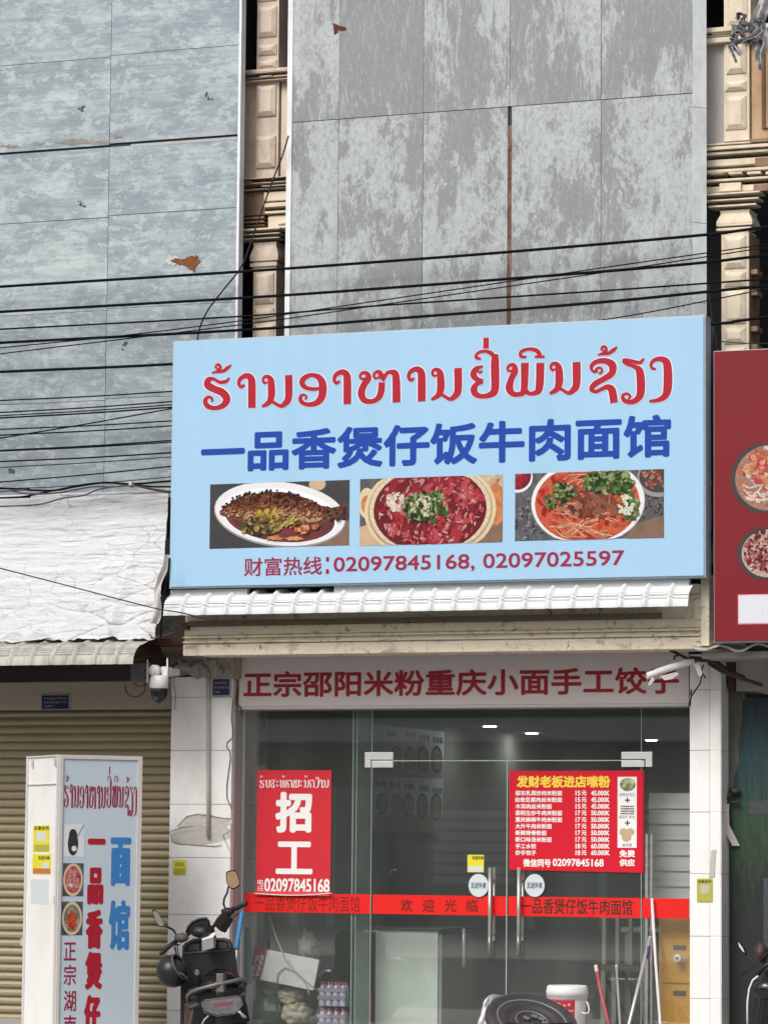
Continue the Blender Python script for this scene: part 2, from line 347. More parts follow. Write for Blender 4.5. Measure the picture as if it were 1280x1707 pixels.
def mat_clad_mid(name, st, th):
    g = N(name, 0.5, 0.0, 0.4)
    v = g.coord((st, 1, 1.0), rnd=True)
    a = g.noise(v, 2.3, 12, 0.78, 0.2)
    big = g.noise(g.coord((1.3, 1, 0.8), rnd=True), 1.0, 3, 0.55)
    f = g.math('ADD', a, g.math('MULTIPLY', g.math('SUBTRACT', big, 0.5), 0.75 if st > 3 else 0.5))
    k = g.ramp(f, [(th-0.015, 0.0), (th+0.015, 0.8), (th+0.12, 1.0)])
    base = g.mix(g.noise(g.coord((2.5, 1, 1), rnd=True), 2.2, 6, 0.6), (0.185, 0.202, 0.216), (0.25, 0.27, 0.287))
    pale = g.mix(g.noise(g.coord((3, 1, 2), rnd=True), 5, 8, 0.7), (0.37, 0.41, 0.425), (0.52, 0.57, 0.585))
    c = g.mix(g.math('MULTIPLY', k, 0.92), base, pale)
    fine = g.ramp(g.noise(g.coord((5, 1, 3.2), rnd=True), 6, 8, 0.8, 0.6), [(0.5, 0.0), (0.56, 0.62)])
    c = g.mix(fine, c, (0.235, 0.25, 0.26))
    c = g.mix(g.ramp(g.noise(g.coord((st*2.6, 1, 1.3), rnd=True), 3.0, 9, 0.8, 0.3), [(0.57, 0.0), (0.6, 0.5), (0.8, 0.6)]), c, (0.44, 0.48, 0.49))
    c = g.mix(g.ramp(g.noise(g.coord((9, 1, 0.25), rnd=True), 1.4, 5, 0.6), [(0.55, 0.0), (0.8, 0.4)]), c, (0.17, 0.18, 0.185))
    c = g.mix(g.ramp(g.noise(g.coord((7, 1, 3.5 if st < 3 else 1.6), rnd=True), 7, 6, 0.85, 0.8), [(0.52, 0.0), (0.58, 0.26), (0.8, 0.4)]), c, (0.47, 0.51, 0.525))
    c = g.mix(g.ramp(g.noise(g.coord((6, 1, 3 if st < 3 else 1.2), rnd=True), 9, 6, 0.85, 0.8), [(0.55, 0.0), (0.59, 0.34), (0.8, 0.45)]), c, (0.20, 0.215, 0.23))
    g.col(c); g.bump(g.noise(g.coord((1, 1, 1), rnd=True), 1.2, 3, 0.5), 0.15, 0.03)
mat_clad_mid('peeling_sheet_streaked', 3.6, 0.525); mat_clad_mid('peeling_sheet_patchy', 1.9, 0.475)
mat('trim_white', (0.78, 0.82, 0.84), 0.4, var=0.08, scale=4, dirt=(0.45, 0.46, 0.46), dirtamt=0.5)
mat('trim_silver', (0.84, 0.90, 0.93), 0.3, 0.0, var=0.16, scale=5, dirt=(0.4, 0.43, 0.45), dirtamt=0.5)  # sky reflection put into the bright bluish base colour
mat('seam_dark', (0.05, 0.055, 0.06), 0.8)
mat('rust', (0.25, 0.09, 0.032), 0.9, var=0.5, scale=18, bump=0.3, dirt=(0.09, 0.035, 0.02), dirtamt=0.9)
mat('wood_brown', (0.15, 0.065, 0.04), 0.8, var=0.5, scale=5, stretch=(4, 1, 1.2), dirt=(0.36, 0.32, 0.3), dirtamt=0.9)
mat('stain_black', (0.08, 0.085, 0.085), 0.8)
mat('stucco_pink', (0.66, 0.555, 0.46), 0.8, var=0.14, scale=7, bump=0.15, dirt=(0.25, 0.19, 0.15), dirtamt=0.55)
mat('stucco_cream', (0.74, 0.655, 0.52), 0.8, var=0.14, scale=7, bump=0.15, dirt=(0.36, 0.28, 0.20), dirtamt=0.5)
mat('stucco_bare', (0.27, 0.17, 0.115), 0.9, var=0.3, scale=8, bump=0.3, dirt=(0.42, 0.3, 0.22), dirtamt=0.6)
mat('stucco_orange', (0.50, 0.33, 0.19), 0.8, var=0.2, scale=6, dirt=(0.6, 0.5, 0.38), dirtamt=0.6)
mat('stucco_grey', (0.45, 0.435, 0.43), 0.8, var=0.1, scale=5)
mat('dark_room', (0.035, 0.035, 0.04), 0.9)
mat('brown_frame', (0.16, 0.09, 0.05), 0.6)
def mat_beam():
    g = N('old_cream_paint', 0.8)
    c = g.mix(g.noise(g.coord((1.2, 1, 3)), 4, 8, 0.65), (0.66, 0.59, 0.45), (0.82, 0.76, 0.62))
    c = g.mix(g.ramp(g.noise(g.coord((2.2, 1, 5)), 3.2, 9, 0.75, 0.4), [(0.54, 0.0), (0.66, 0.7)]), c, (0.27, 0.215, 0.155))
    c = g.mix(g.ramp(g.noise(g.coord((6, 1, 6)), 3, 9, 0.7, 0.8), [(0.60, 0.0), (0.625, 0.8)]), c, (0.17, 0.125, 0.085))
    c = g.mix(g.ramp(g.noise(g.coord((9, 1, 0.6)), 2, 5, 0.6), [(0.58, 0.0), (0.74, 0.45)]), c, (0.3, 0.25, 0.2))
    g.col(c); g.bump(g.noise(g.coord(), 22, 6, 0.7), 0.25, 0.01)
mat_beam()
def mat_tarp():
    g = N('white_tarp', 0.55, 0, 0.3)
    v = g.coord((1, 1, 1.6))
    cr = g.voro(g.mix(0.16, g.coord((1.0, 1, 1.5)), g.vnoise(g.coord((1, 1, 1)), 4)), 5.5, 'DISTANCE_TO_EDGE')
    where = g.ramp(g.noise(g.coord((1, 1, 1)), 1.6, 6, 0.75), [(0.45, 0.0), (0.55, 1.0)])
    dk = g.math('MULTIPLY', g.ramp(cr, [(0.0, 1.0), (0.032, 0.0)]), where)
    c = g.mix(g.noise(v, 3, 6, 0.6), (0.60, 0.615, 0.64), (0.70, 0.71, 0.73))
    c = g.mix(g.math('MULTIPLY', dk, 0.65), c, (0.30, 0.31, 0.33))
    c = g.mix(g.ramp(g.noise(g.coord((0.8, 1, 2.0)), 2.2, 8, 0.7), [(0.56, 0.0), (0.75, 0.35)]), c, (0.46, 0.46, 0.46))
    g.col(c); g.bump(g.noise(g.coord((0.7, 1, 3.5)), 7, 7, 0.6, 0.6), 0.9, 0.035)
mat_tarp()
mat('awning_white', (0.68, 0.715, 0.73), 0.35, var=0.07, scale=6, dirt=(0.55, 0.56, 0.55), dirtamt=0.5, spec=0.5)
mat('awning_dirty', (0.49, 0.48, 0.44), 0.6, var=0.2, scale=8, dirt=(0.17, 0.145, 0.105), dirtamt=0.9, bump=0.15, stretch=(1, 0.6, 0.6))
mat('groove_dirt', (0.30, 0.30, 0.29), 0.7, var=0.5, scale=14)
mat('awning_grey', (0.50, 0.53, 0.54), 0.5, var=0.1)
mat('dark_brown', (0.035, 0.024, 0.022), 0.8)
mat('rust_red', (0.075, 0.032, 0.026), 0.8, var=0.3, scale=9)
mat('fascia_beige', (0.44, 0.37, 0.30), 0.7, var=0.08, scale=3)
mat('fascia_grey', (0.32, 0.30, 0.275), 0.8, var=0.1, scale=3, stretch=(6, 1, 1))
def mat_shutter():
    g = N('shutter_olive', 0.5, 0, 0.35)
    c = g.mix(g.noise(g.coord((0.6, 1, 3)), 3, 7, 0.65), (0.295, 0.26, 0.165), (0.37, 0.325, 0.215))
    c = g.mix(g.ramp(g.noise(g.coord((0.7, 1, 15)), 2.2, 8, 0.75), [(0.6, 0.0), (0.68, 0.6)]), c, (0.1, 0.08, 0.05))
    g.col(c)
mat_shutter()
mat('tile_white', (0.82, 0.825, 0.82), 0.3, var=0.05, scale=2.5, dirt=(0.48, 0.46, 0.43), dirtamt=0.35, spec=0.5)
mat('grout', (0.36, 0.34, 0.32), 0.9)
mat('cement_grey', (0.38, 0.36, 0.335), 0.9, var=0.35, scale=14, bump=0.5, dirt=(0.13, 0.115, 0.10), dirtamt=0.8)
mat('cement_pale', (0.56, 0.54, 0.51), 0.9, var=0.25, scale=10, bump=0.4, dirt=(0.36, 0.33, 0.31), dirtamt=0.8, stretch=(1, 1, 3))
mat('pipe_plastic', (0.50, 0.455, 0.425), 0.5, var=0.1, dirt=(0.3, 0.25, 0.22))
mat('alu_white', (0.60, 0.58, 0.57), 0.4, var=0.05, scale=3)
mat('alu_grey', (0.42, 0.415, 0.41), 0.4, var=0.06, stretch=(8, 1, 1))
mat('cable_black', (0.006, 0.007, 0.010), 0.85, spec=0.1)
mat('cable_grey', (0.035, 0.038, 0.045), 0.85, spec=0.1)
mat('cable_brown', (0.05, 0.035, 0.03), 0.6)
mat('sign_blue', (0.345, 0.565, 0.775), 0.4, var=0.045, scale=0.9, spec=0.25, stretch=(2.2, 1, 0.35), dirt=(0.27, 0.44, 0.60), dirtamt=0.28)  # faint upright bands of tube light put into the colour, plus dust streaks
mat('sign_edge', (0.42, 0.48, 0.54), 0.4)
mat('ink_red', (0.40, 0.018, 0.035), 0.5, spec=0.15, var=0.04)
mat('ink_pale', (0.80, 0.83, 0.88), 0.5, spec=0.15, var=0.02)
mat('ink_blue', (0.012, 0.06, 0.36), 0.5, spec=0.15, var=0.04)
mat('ink_crimson', (0.30, 0.022, 0.065), 0.5, spec=0.15, var=0.04)
mat('ink_brick', (0.34, 0.03, 0.04), 0.5, spec=0.15, var=0.05)
mat('ink_black', (0.05, 0.03, 0.025), 0.5, spec=0.15)
mat('ink_white', (0.80, 0.80, 0.80), 0.5, spec=0.15, var=0.02)
mat('ink_yellow', (0.85, 0.62, 0.08), 0.5, spec=0.15, var=0.03)
mat('ink_navy', (0.04, 0.07, 0.16), 0.5, spec=0.15)
mat('ink_sky', (0.05, 0.21, 0.52), 0.5, spec=0.15, var=0.05)
mat('ink_brown', (0.20, 0.02, 0.015), 0.5, spec=0.15, var=0.2)
mat('sign_maroon', (0.19, 0.010, 0.018), 0.4, var=0.06, scale=0.8, spec=0.25)
mat('sign_panel', (0.62, 0.65, 0.72), 0.5, var=0.03)
mat('banner_lilac', (0.68, 0.64, 0.665), 0.5, var=0.03, scale=2)
mat('poster_red', (0.58, 0.03, 0.042), 0.4, spec=0.2, var=0.03, scale=2)
mat('menu_red', (0.60, 0.012, 0.03), 0.4, spec=0.2, var=0.03, scale=2)
mat('vinyl_red', (0.72, 0.02, 0.018), 0.4, spec=0.2, var=0.03, scale=2)
mat('sticker_yellow', (0.72, 0.64, 0.03), 0.5, var=0.05)
mat('sticker_olive', (0.42, 0.42, 0.06), 0.5, var=0.2, scale=40)
mat('sticker_pale', (0.58, 0.65, 0.65), 0.5, var=0.04)
mat('plate_blue', (0.009, 0.014, 0.06), 0.4, var=0.1)
mat('paper_grey', (0.50, 0.47, 0.43), 0.8, var=0.15, scale=20, stretch=(1, 1, 4))
mat('plate_white', (0.70, 0.71, 0.74), 0.5, var=0.06)
mat('photo_dark', (0.032, 0.033, 0.036), 0.5, var=0.4, scale=12)
mat('photo_slate', (0.075, 0.075, 0.085), 0.5, var=0.5, scale=14, dirt=(0.2, 0.2, 0.22))
mat('photo_wood', (0.20, 0.12, 0.075), 0.5, var=0.4, scale=10)
mat('photo_kraft', (0.52, 0.38, 0.24), 0.5, var=0.15, scale=9)
mat('photo_pot', (0.64, 0.52, 0.34), 0.5, var=0.12, scale=9)
def mat_food(name, cols, scale=26, warp=1.2, st=(1, 1, 1)):
    g = N(name, 0.5)
    v = g.coord(st); n = g.noise(v, scale, 7, 0.75, warp); vo = g.voro(v, scale*1.1)
    f = g.math('ADD', g.math('MULTIPLY', n, 0.75), g.math('MULTIPLY', vo, 0.35))
    k = len(cols); g.col(g.ramp(f, [(0.30+0.38*i/(k-1), c) for i, c in enumerate(cols)]))
mat_food('food_fish', [(0.035, 0.012, 0.01), (0.14, 0.04, 0.02), (0.34, 0.14, 0.06), (0.58, 0.36, 0.19), (0.09, 0.03, 0.02)], 20, 1.0, (1, 1, 1.6))
mat_food('food_sauce', [(0.10, 0.008, 0.012), (0.20, 0.012, 0.025), (0.05, 0.01, 0.01)], 8)
mat_food('food_meat', [(0.12, 0.006, 0.012), (0.33, 0.018, 0.035), (0.46, 0.05, 0.075), (0.55, 0.25, 0.23)], 15, 1.4)
mat_food('food_green', [(0.02, 0.04, 0.012), (0.09, 0.17, 0.035), (0.26, 0.36, 0.14), (0.5, 0.55, 0.38)], 22, 1.5)
mat_food('food_yellow', [(0.12, 0.09, 0.02), (0.45, 0.32, 0.05), (0.62, 0.46, 0.1)], 22)
mat_food('food_carrot', [(0.32, 0.09, 0.025), (0.55, 0.2, 0.06)], 22)
mat_food('food_soup', [(0.20, 0.008, 0.006), (0.45, 0.03, 0.015), (0.52, 0.09, 0.03), (0.30, 0.02, 0.01)], 12, 2.0)
mat_food('food_beef', [(0.06, 0.018, 0.014), (0.2, 0.06, 0.04), (0.34, 0.13, 0.09)], 26)
mat_food('food_noodle', [(0.42, 0.12, 0.05), (0.66, 0.42, 0.26)], 30)
mat_food('food_pickle', [(0.55, 0.5, 0.42), (0.45, 0.14, 0.1), (0.62, 0.35, 0.24), (0.28, 0.02, 0.03), (0.66, 0.6, 0.5)], 17, 2.2)
mat_food('food_grain', [(0.10, 0.012, 0.02), (0.30, 0.04, 0.06), (0.58, 0.4, 0.33)], 30, 1.0)
mat_food('food_dim', [(0.03, 0.035, 0.03), (0.16, 0.15, 0.1), (0.34, 0.3, 0.24)], 22, 1.5)
def mat_glass():
    m = bpy.data.materials.new('window_glass'); m.use_nodes = True; t = m.node_tree; t.nodes.clear()
    o = t.nodes.new('ShaderNodeOutputMaterial'); mx = t.nodes.new('ShaderNodeMixShader'); fr = t.nodes.new('ShaderNodeLayerWeight'); fr.inputs[0].default_value = 0.5; pw = t.nodes.new('ShaderNodeMath'); pw.operation = 'POWER'; pw.inputs[1].default_value = 5.0; t.links.new(fr.outputs['Facing'], pw.inputs[0])
    tr = t.nodes.new('ShaderNodeBsdfTransparent'); tr.inputs[0].default_value = (0.92, 0.95, 0.935, 1)
    gl = t.nodes.new('ShaderNodeBsdfGlossy'); gl.inputs['Roughness'].default_value = 0.015
    ad = t.nodes.new('ShaderNodeMath'); ad.operation = 'MULTIPLY_ADD'; ad.inputs[1].default_value = 0.82; ad.inputs[2].default_value = 0.17
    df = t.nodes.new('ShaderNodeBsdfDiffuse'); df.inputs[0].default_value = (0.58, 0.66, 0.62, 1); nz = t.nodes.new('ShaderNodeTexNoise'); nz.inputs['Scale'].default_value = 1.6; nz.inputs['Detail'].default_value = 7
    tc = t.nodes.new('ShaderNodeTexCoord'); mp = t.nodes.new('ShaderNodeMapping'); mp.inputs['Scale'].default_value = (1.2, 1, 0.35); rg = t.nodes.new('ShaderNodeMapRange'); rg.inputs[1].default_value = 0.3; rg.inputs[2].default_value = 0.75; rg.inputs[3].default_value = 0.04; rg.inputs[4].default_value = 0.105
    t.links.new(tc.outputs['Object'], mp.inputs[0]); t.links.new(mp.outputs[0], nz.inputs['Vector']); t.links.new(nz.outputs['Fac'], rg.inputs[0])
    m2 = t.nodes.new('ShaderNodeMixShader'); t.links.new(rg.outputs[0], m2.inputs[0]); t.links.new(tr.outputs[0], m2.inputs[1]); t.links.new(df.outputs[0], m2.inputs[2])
    t.links.new(pw.outputs[0], ad.inputs[0]); t.links.new(ad.outputs[0], mx.inputs[0])
    t.links.new(m2.outputs[0], mx.inputs[1]); t.links.new(gl.outputs[0], mx.inputs[2]); t.links.new(mx.outputs[0], o.inputs[0]); MATS['window_glass'] = m
mat_glass()
mat('glass_edge', (0.38, 0.47, 0.44), 0.2, spec=0.6)
mat('steel', (0.62, 0.62, 0.60), 0.28, 0.7, var=0.05)
mat('steel_soft', (0.66, 0.68, 0.68), 0.35, 0.3, var=0.04)
mat('room_wall', (0.25, 0.26, 0.245), 0.8, var=0.06, scale=2)
mat('room_pale', (0.36, 0.36, 0.345), 0.8, var=0.06, scale=2)
mat('room_floor', (0.30, 0.29, 0.27), 0.5, var=0.1)
mat('board_pale', (0.60, 0.67, 0.62), 0.4, var=0.08, scale=2)
mat('locker_yellow', (0.68, 0.34, 0.035), 0.45, var=0.08, scale=3)
mat('black_plastic', (0.016, 0.016, 0.017), 0.45, var=0.2, scale=10)
mat('black_gloss', (0.012, 0.012, 0.014), 0.18, spec=0.6)
mat('grey_plastic', (0.26, 0.255, 0.25), 0.5, var=0.08)
mat('dark_grey_plastic', (0.075, 0.072, 0.07), 0.5)
mat('lid_grey', (0.052, 0.052, 0.055), 0.4, var=0.2, scale=8, spec=0.45)
mat('white_plastic', (0.74, 0.745, 0.76), 0.35, var=0.04, scale=5)
mat('helmet_black', (0.014, 0.017, 0.02), 0.35, var=0.1)
mat('mirror', (0.5, 0.5, 0.48), 0.08, 0.9)
mat('mirror_tan', (0.42, 0.30, 0.19), 0.2, 0.3, var=0.2, scale=20)
mat('lamp_clear', (0.20, 0.205, 0.21), 0.12, 0.1, spec=0.8, var=0.5, scale=12)
mat('lamp_red', (0.26, 0.06, 0.09), 0.2)
mat('pole_red', (0.42, 0.08, 0.10), 0.45)
mat('pole_grey', (0.30, 0.32, 0.30), 0.45)
mat('pole_silver', (0.50, 0.53, 0.58), 0.3, 0.4)
mat('pole_white', (0.68, 0.68, 0.70), 0.4)
mat('grip_purple', (0.10, 0.06, 0.16), 0.5)
mat('grip_blue', (0.05, 0.22, 0.48), 0.45)
mat('jar_green', (0.035, 0.06, 0.055), 0.35)
mat('sack_beige', (0.62, 0.57, 0.44), 0.7, var=0.2, scale=8, bump=0.4)
mat('bag_clear', (0.5, 0.5, 0.49), 0.3, var=0.25, scale=8, bump=0.4)
mat('bottle_water', (0.58, 0.61, 0.74), 0.15, spec=0.7, var=0.2, scale=14)
mat('cap_red', (0.35, 0.06, 0.10), 0.4)
mat('box_red', (0.24, 0.02, 0.02), 0.5, var=0.2, scale=8)
def mat_teal():  # shade on this wall put into the colours, darker than the paint
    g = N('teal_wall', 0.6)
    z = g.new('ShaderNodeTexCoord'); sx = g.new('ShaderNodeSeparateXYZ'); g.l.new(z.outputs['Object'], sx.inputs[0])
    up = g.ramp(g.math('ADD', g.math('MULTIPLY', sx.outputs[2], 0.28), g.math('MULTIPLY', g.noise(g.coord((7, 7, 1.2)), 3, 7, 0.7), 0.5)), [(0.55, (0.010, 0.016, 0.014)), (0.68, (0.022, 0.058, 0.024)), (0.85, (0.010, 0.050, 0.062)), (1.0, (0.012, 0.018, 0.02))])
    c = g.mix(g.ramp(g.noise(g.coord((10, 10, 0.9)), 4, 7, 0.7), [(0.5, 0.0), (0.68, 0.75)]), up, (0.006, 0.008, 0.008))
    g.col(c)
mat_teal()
mat('asphalt', (0.06, 0.06, 0.062), 0.9, var=0.2, scale=30)
mat('concrete_pave', (0.42, 0.41, 0.39), 0.85, var=0.2, scale=8, bump=0.2)
mat('opposite_wall', (0.22, 0.23, 0.225), 0.8, var=0.15, scale=2)
mat('opposite_dark', (0.03, 0.03, 0.032), 0.7)
mat('opposite_slat', (0.85, 0.87, 0.86), 0.6, var=0.1)
mat('cloth_grey', (0.50, 0.50, 0.52), 0.8, var=0.3, scale=14, dirt=(0.12, 0.12, 0.13), dirtamt=0.8)
def emis(name, c, s):
    m = bpy.data.materials.new(name); m.use_nodes = True; b = m.node_tree.nodes['Principled BSDF']
    b.inputs['Base Color'].default_value = (*c, 1); b.inputs['Emission Color'].default_value = (*c, 1); b.inputs['Emission Strength'].default_value = s; MATS[name] = m
emis('lamp_lit', (1, 0.97, 0.92), 60.0)
# ------------------------------------------------------------------ ground, road, far side of the street
def structure(o): o['kind'] = 'structure'; return o
structure(MB().add([V3(-120, -120, 0), V3(120, -120, 0), V3(120, 60, 0), V3(-120, 60, 0)], [(0, 1, 2, 3)], False).build('ground', M('concrete_pave')))
structure(MB().add([V3(-120, -22, 0.004), V3(120, -22, 0.004), V3(120, -5.0, 0.004), V3(-120, -5.0, 0.004)], [(0, 1, 2, 3)], False).build('road', M('asphalt')))
structure(MB().box(-14, 12, -3.6, 0.35, 0.004, 0.15).build('pavement', M('concrete_pave')))
opp = thing('facing_shophouse', 'low shophouse across the street seen only as a reflection in the glass front', 'building', (-16, -40, 0))
MB().box(-34, 4, -41, -40, 0.02, 9.5).build('wall', M('opposite_wall'), opp)
for xa_, xb_, za_, zb_ in ((-14.1, -12.4, 0.9, 2.5), (-9.7, -5.5, 0.4, 2.8), (-22, -18.4, 0.3, 2.3)):
    mb = MB(); n_ = int((zb_-za_)/0.22)
    for i in range(n_): mb.box(xa_, xb_, -39.985, -39.9, za_+i*0.22, za_+i*0.22+0.16)
    mb.build('shutter', M('opposite_slat'), opp)
mb = MB()
for x in (-20.5, -17.2, -16.4, -12.1, -10.6): mb.box(x, x+0.14, -39.97, -39.85, 0.02, 2.85)
mb.build('post', M('opposite_slat'), opp)
MB().box(-33, 3, -39.98, -39.95, 2.85, 3.75).build('opening', M('opposite_dark'), opp)
MB().box(-33.5, 3.5, -39.9, -38.9, 3.75, 4.2).build('canopy', M('opposite_slat'), opp)
MB().box(-34.2, 4.2, -39.995, -39.86, 4.25, 9.2).build('upper_wall', M('opposite_dark'), opp)
# ------------------------------------------------------------------ key planes
FG, FP, FC, FS, FB = fac(0.0), fac(-0.25), fac(-0.55), fac(-1.05), fac(-0.85)
xg = lambda px, py, Y: fac(Y).uv(px, py)[0]
zg = lambda px, py, Y: fac(Y).uv(px, py)[1]
X_PL0, X_PL1 = xg(284, 1300, -0.25), xg(385, 1300, -0.25)       # left tiled pillar
X_PR0, X_PR1 = xg(1149, 1300, -0.25), xg(1200.5, 1300, -0.25)   # right tiled pillar
Z_TOP = zg(640, -30, -0.55)
FLOOR = 0.15
# ------------------------------------------------------------------ upper storeys
left_b = thing('shophouse', 'shophouse behind the big bluish sheet cladding, closed by an olive roller shutter', 'building', (xg(120, 1300, 0), 0, FLOOR), 'shophouses in the row')
mid_b = thing('shophouse', 'noodle shop with two white tiled pillars, cream beam and glass front', 'building', (xg(720, 1300, 0), 0, FLOOR), 'shophouses in the row')
right_b = thing('shophouse', 'shophouse with a cream ornamental column above and dark teal wall below', 'building', (xg(1300, 1300, 0), 0, FLOOR), 'shophouses in the row')
ZC = 3.55   # underside of the upper floor
xl, xm0, xm1, xr = X_PL0-4.6, X_PL0, X_PR1, X_PR1+4.6
for b, a, c in ((left_b, xl, xm0), (mid_b, xm0+0.01, xm1), (right_b, xm1+0.01, xr)):
    u = MB(); u.box(a, c, -0.25, 3.2, ZC, ZC+0.12); u.box(a, c, 3.2, 3.35, ZC, 9.2); u.box(a, c, -0.25, 3.35, 9.2, 9.4)
    u.box(a, a+0.06, 0.3, 3.19, ZC+0.13, 9.19); u.box(c-0.06, c, 0.3, 3.19, ZC+0.13, 9.19)
    u.build('upper_room', M('dark_room'), b)
def sheet(mb, fr, x0, x1, z0, z1, d, tilt=0.0):
    a = [fr.p(x0, z0, d+random.uniform(0, tilt)), fr.p(x1, z0, d+random.uniform(0, tilt)), fr.p(x1, z1, d+random.uniform(0, tilt)), fr.p(x0, z1, d+random.uniform(0, tilt))]
    b = [p-fr.N*0.004 for p in a]; mb.add(a+b, [(0, 1, 2, 3), (7, 6, 5, 4), (0, 4, 5, 1), (1, 5, 6, 2), (2, 6, 7, 3), (3, 7, 4, 0)], False)
# left cladding
cl = thing('metal_cladding', 'wall of bluish grey weathered metal sheets with an orange rust patch', 'cladding', (xg(187, 500, -0.55), -0.5, 3.9))
xs = [xg(-190, 300, -0.55), xg(187.5, 0, -0.55), xg(396, 300, -0.55)]
zr = [zg(187, y, -0.55) for y in (835, 667, 517, 362, 245, 95, -60)]
for i in range(2):
    for j in range(6):
        q = MB(); gap = 0.018 if j == 4 else 0.0025
        dz = 0.012 if i == 1 else 0
        sheet(q, FC, xs[i]+0.002, xs[i+1]-0.002, zr[j]+gap+dz, zr[j+1]-0.0015+(dz if j != 3 else 0), 0.0 + 0.002*(j % 2), 0.003)
        q.build('sheet', M('weathered_sheet_bluish'), cl)
q = MB(); q.box(xs[0], xs[2]-0.01, -0.535, -0.50, zr[0]-0.3, Z_TOP+0.3); q.build('backing', M('seam_dark'), cl)
q = MB(); zf = zg(305, 237, -.55); q.box(xg(219, 240, -.55), xs[2]-0.004, -0.556, -0.546, zf-0.012, zf+0.012); q.build('flashing', mat('flash_grey', (0.40, 0.43, 0.45), 0.45, var=0.2), cl)
q = MB(); q.box(xg(396, 300, -0.55), xg(400, 300, -0.55), -0.556, -0.47, zr[0]-0.3, Z_TOP+0.3); q.build('trim', M('trim_white'), cl)
def jag(fr, pts, amp=1.6, sd=0.0):
    out = []
    for i, (x, y) in enumerate(pts):
        x2_, y2_ = pts[(i+1) % len(pts)]; n_ = max(2, int(math.hypot(x2_-x, y2_-y)/1.4))
        for k in range(n_):
            t = k/n_; px_, py_ = x+(x2_-x)*t, y+(y2_-y)*t; out.append(fr.uv(px_+amp*noise.noise(Vector((px_*.35, py_*.35, sd))), py_+amp*noise.noise(Vector((px_*.35, py_*.35, sd+9)))))
    return out
def irregular(fr, cx, cy, rx, ry, n=26, wob=0.6, seed=1.0):
    return [fr.uv(cx+rx*math.cos(2*math.pi*i/n)*(1+wob*noise.noise(Vector((seed, i*0.9, 0)))), cy+ry*math.sin(2*math.pi*i/n)*(1+wob*noise.noise(Vector((seed, 5, i*0.9))))) for i in range(n)]
q = MB(); FC.poly(q, jag(FC, [(284,434),(296,430),(303,433),(318,427),(331,427),(334,437),(327,444),(325,453),(318,449),(309,443),(298,441),(289,439)], 4), 0.0062); q.build('rust_patch', M('rust'), cl)
q = MB(); FC.poly(q, jag(FC, [(275,435),(283,430),(294,427),(303,431),(298,438),(290,443),(281,440)], 2.5, 3), 0.0058); q.build('flaked_edge', mat('flake_white', (0.55, 0.58, 0.58), 0.8, var=0.3, scale=30), cl)
for k, (x, y, r) in enumerate(((137,180,5),(350,160,7),(137,341,6),(211,577,6),(20,785,4))):
    q = MB()
    for t in range(7): FC.poly(q, irregular(FC, x+random.uniform(-r, r), y+random.uniform(-r, r), random.uniform(1, 2.6), random.uniform(1, 2.4), 9, 0.5, k+t*3.1), 0.0062+0.0002*t)
    q.build('stain', M('stain_black'), cl)
q = MB()
for k, (x, y, rx, ry) in enumerate(((140, 237, 42, 6), (66, 239, 9, 3), (14, 244, 16, 3), (198, 227, 8, 4))): q = MB(); FC.poly(q, jag(FC, [(x+rx*math.cos(t_*.52)*(1+.3*math.sin(t_*2.3+k)), y+ry*math.sin(t_*.52)*(.75+.4*math.sin(t_*1.7+k*2))) for t_ in range(12)], 2.2, k), 0.0063); q.build('bare_patch', mat('bare_metal', (0.30, 0.285, 0.265), 0.7, var=0.4, scale=14), cl)
# middle cladding
cm = thing('metal_cladding', 'tall box of grey metal sheets with pale peeling coat and one rusty open seam', 'cladding', (xg(820, 400, -0.55), -0.45, 4.9))
xc = [xg(484, 300, -0.55), xg(565, 200, -0.55), xg(705.5, 200, -0.55), xg(849.5, 200, -0.55), xg(1001.5, 200, -0.55), xg(1154, 200, -0.55)]
zs, zb = zg(780, 183, -0.55), zg(780, 640, -0.55)
for i in range(5):
    q = MB(); sheet(q, FC, xc[i]+0.0015, xc[i+1]-0.0015, zs+0.003, Z_TOP+0.3, 0.003, 0.004); q.build('sheet', M('peeling_sheet_streaked'), cm)
    q = MB(); a0 = xc[i]+0.0015 + (0.016 if i == 3 else 0); a1 = xc[i+1]-0.0015 - (0.014 if i == 2 else 0)
    sheet(q, FC, a0, a1, zb, zs-0.002, 0.0, 0.003); q.build('sheet', M('peeling_sheet_patchy'), cm)
q = MB(); q.box(xc[0]+0.01, xc[5]-0.01, -0.535, -0.50, zb-0.2, Z_TOP+0.3); q.build('backing', M('seam_dark'), cm)
q = MB(); q.box(xc[3]-0.03, xc[3]+0.03, -0.545, -0.536, zb, zs-0.25)
for k in range(9): q.box(xc[3]-0.012+random.uniform(-.006, .004), xc[3]+0.016+random.uniform(-.004, .006), -0.549-0.001*(k%2), -0.545, zb+(zs-zb)*k/9.5, zb+(zs-zb)*(k+0.85)/9.5)
q.build('timber_strip', M('wood_brown'), cm)
q = MB(); q.box(xg(478, 300, -0.556)-0.002, xc[0]+0.012, -0.562, -0.46, zb, Z_TOP+0.3); q.build('trim', M('trim_white'), cm)
q = MB(); zz = [zb, zg(1160, 505, -.5), zg(1160, 372, -.5), zg(1160, 180, -.5), Z_TOP+0.3]
xe = xg(1177, 300, -.47)
for i in range(4):
    a_, b_ = V3(xc[5]+.002, -.557-.001*(i % 2), zz[i]), V3(xe, -.47-.001*(i % 2), zz[i]); q.obox(a_, b_-a_, V3(0, 0, zz[i+1]-zz[i]-0.004), V3(-0.003, 0.004, 0))
q.build('corner_flashing', M('trim_silver'), cm)  # angled to catch the light, sky reflection painted into its colour
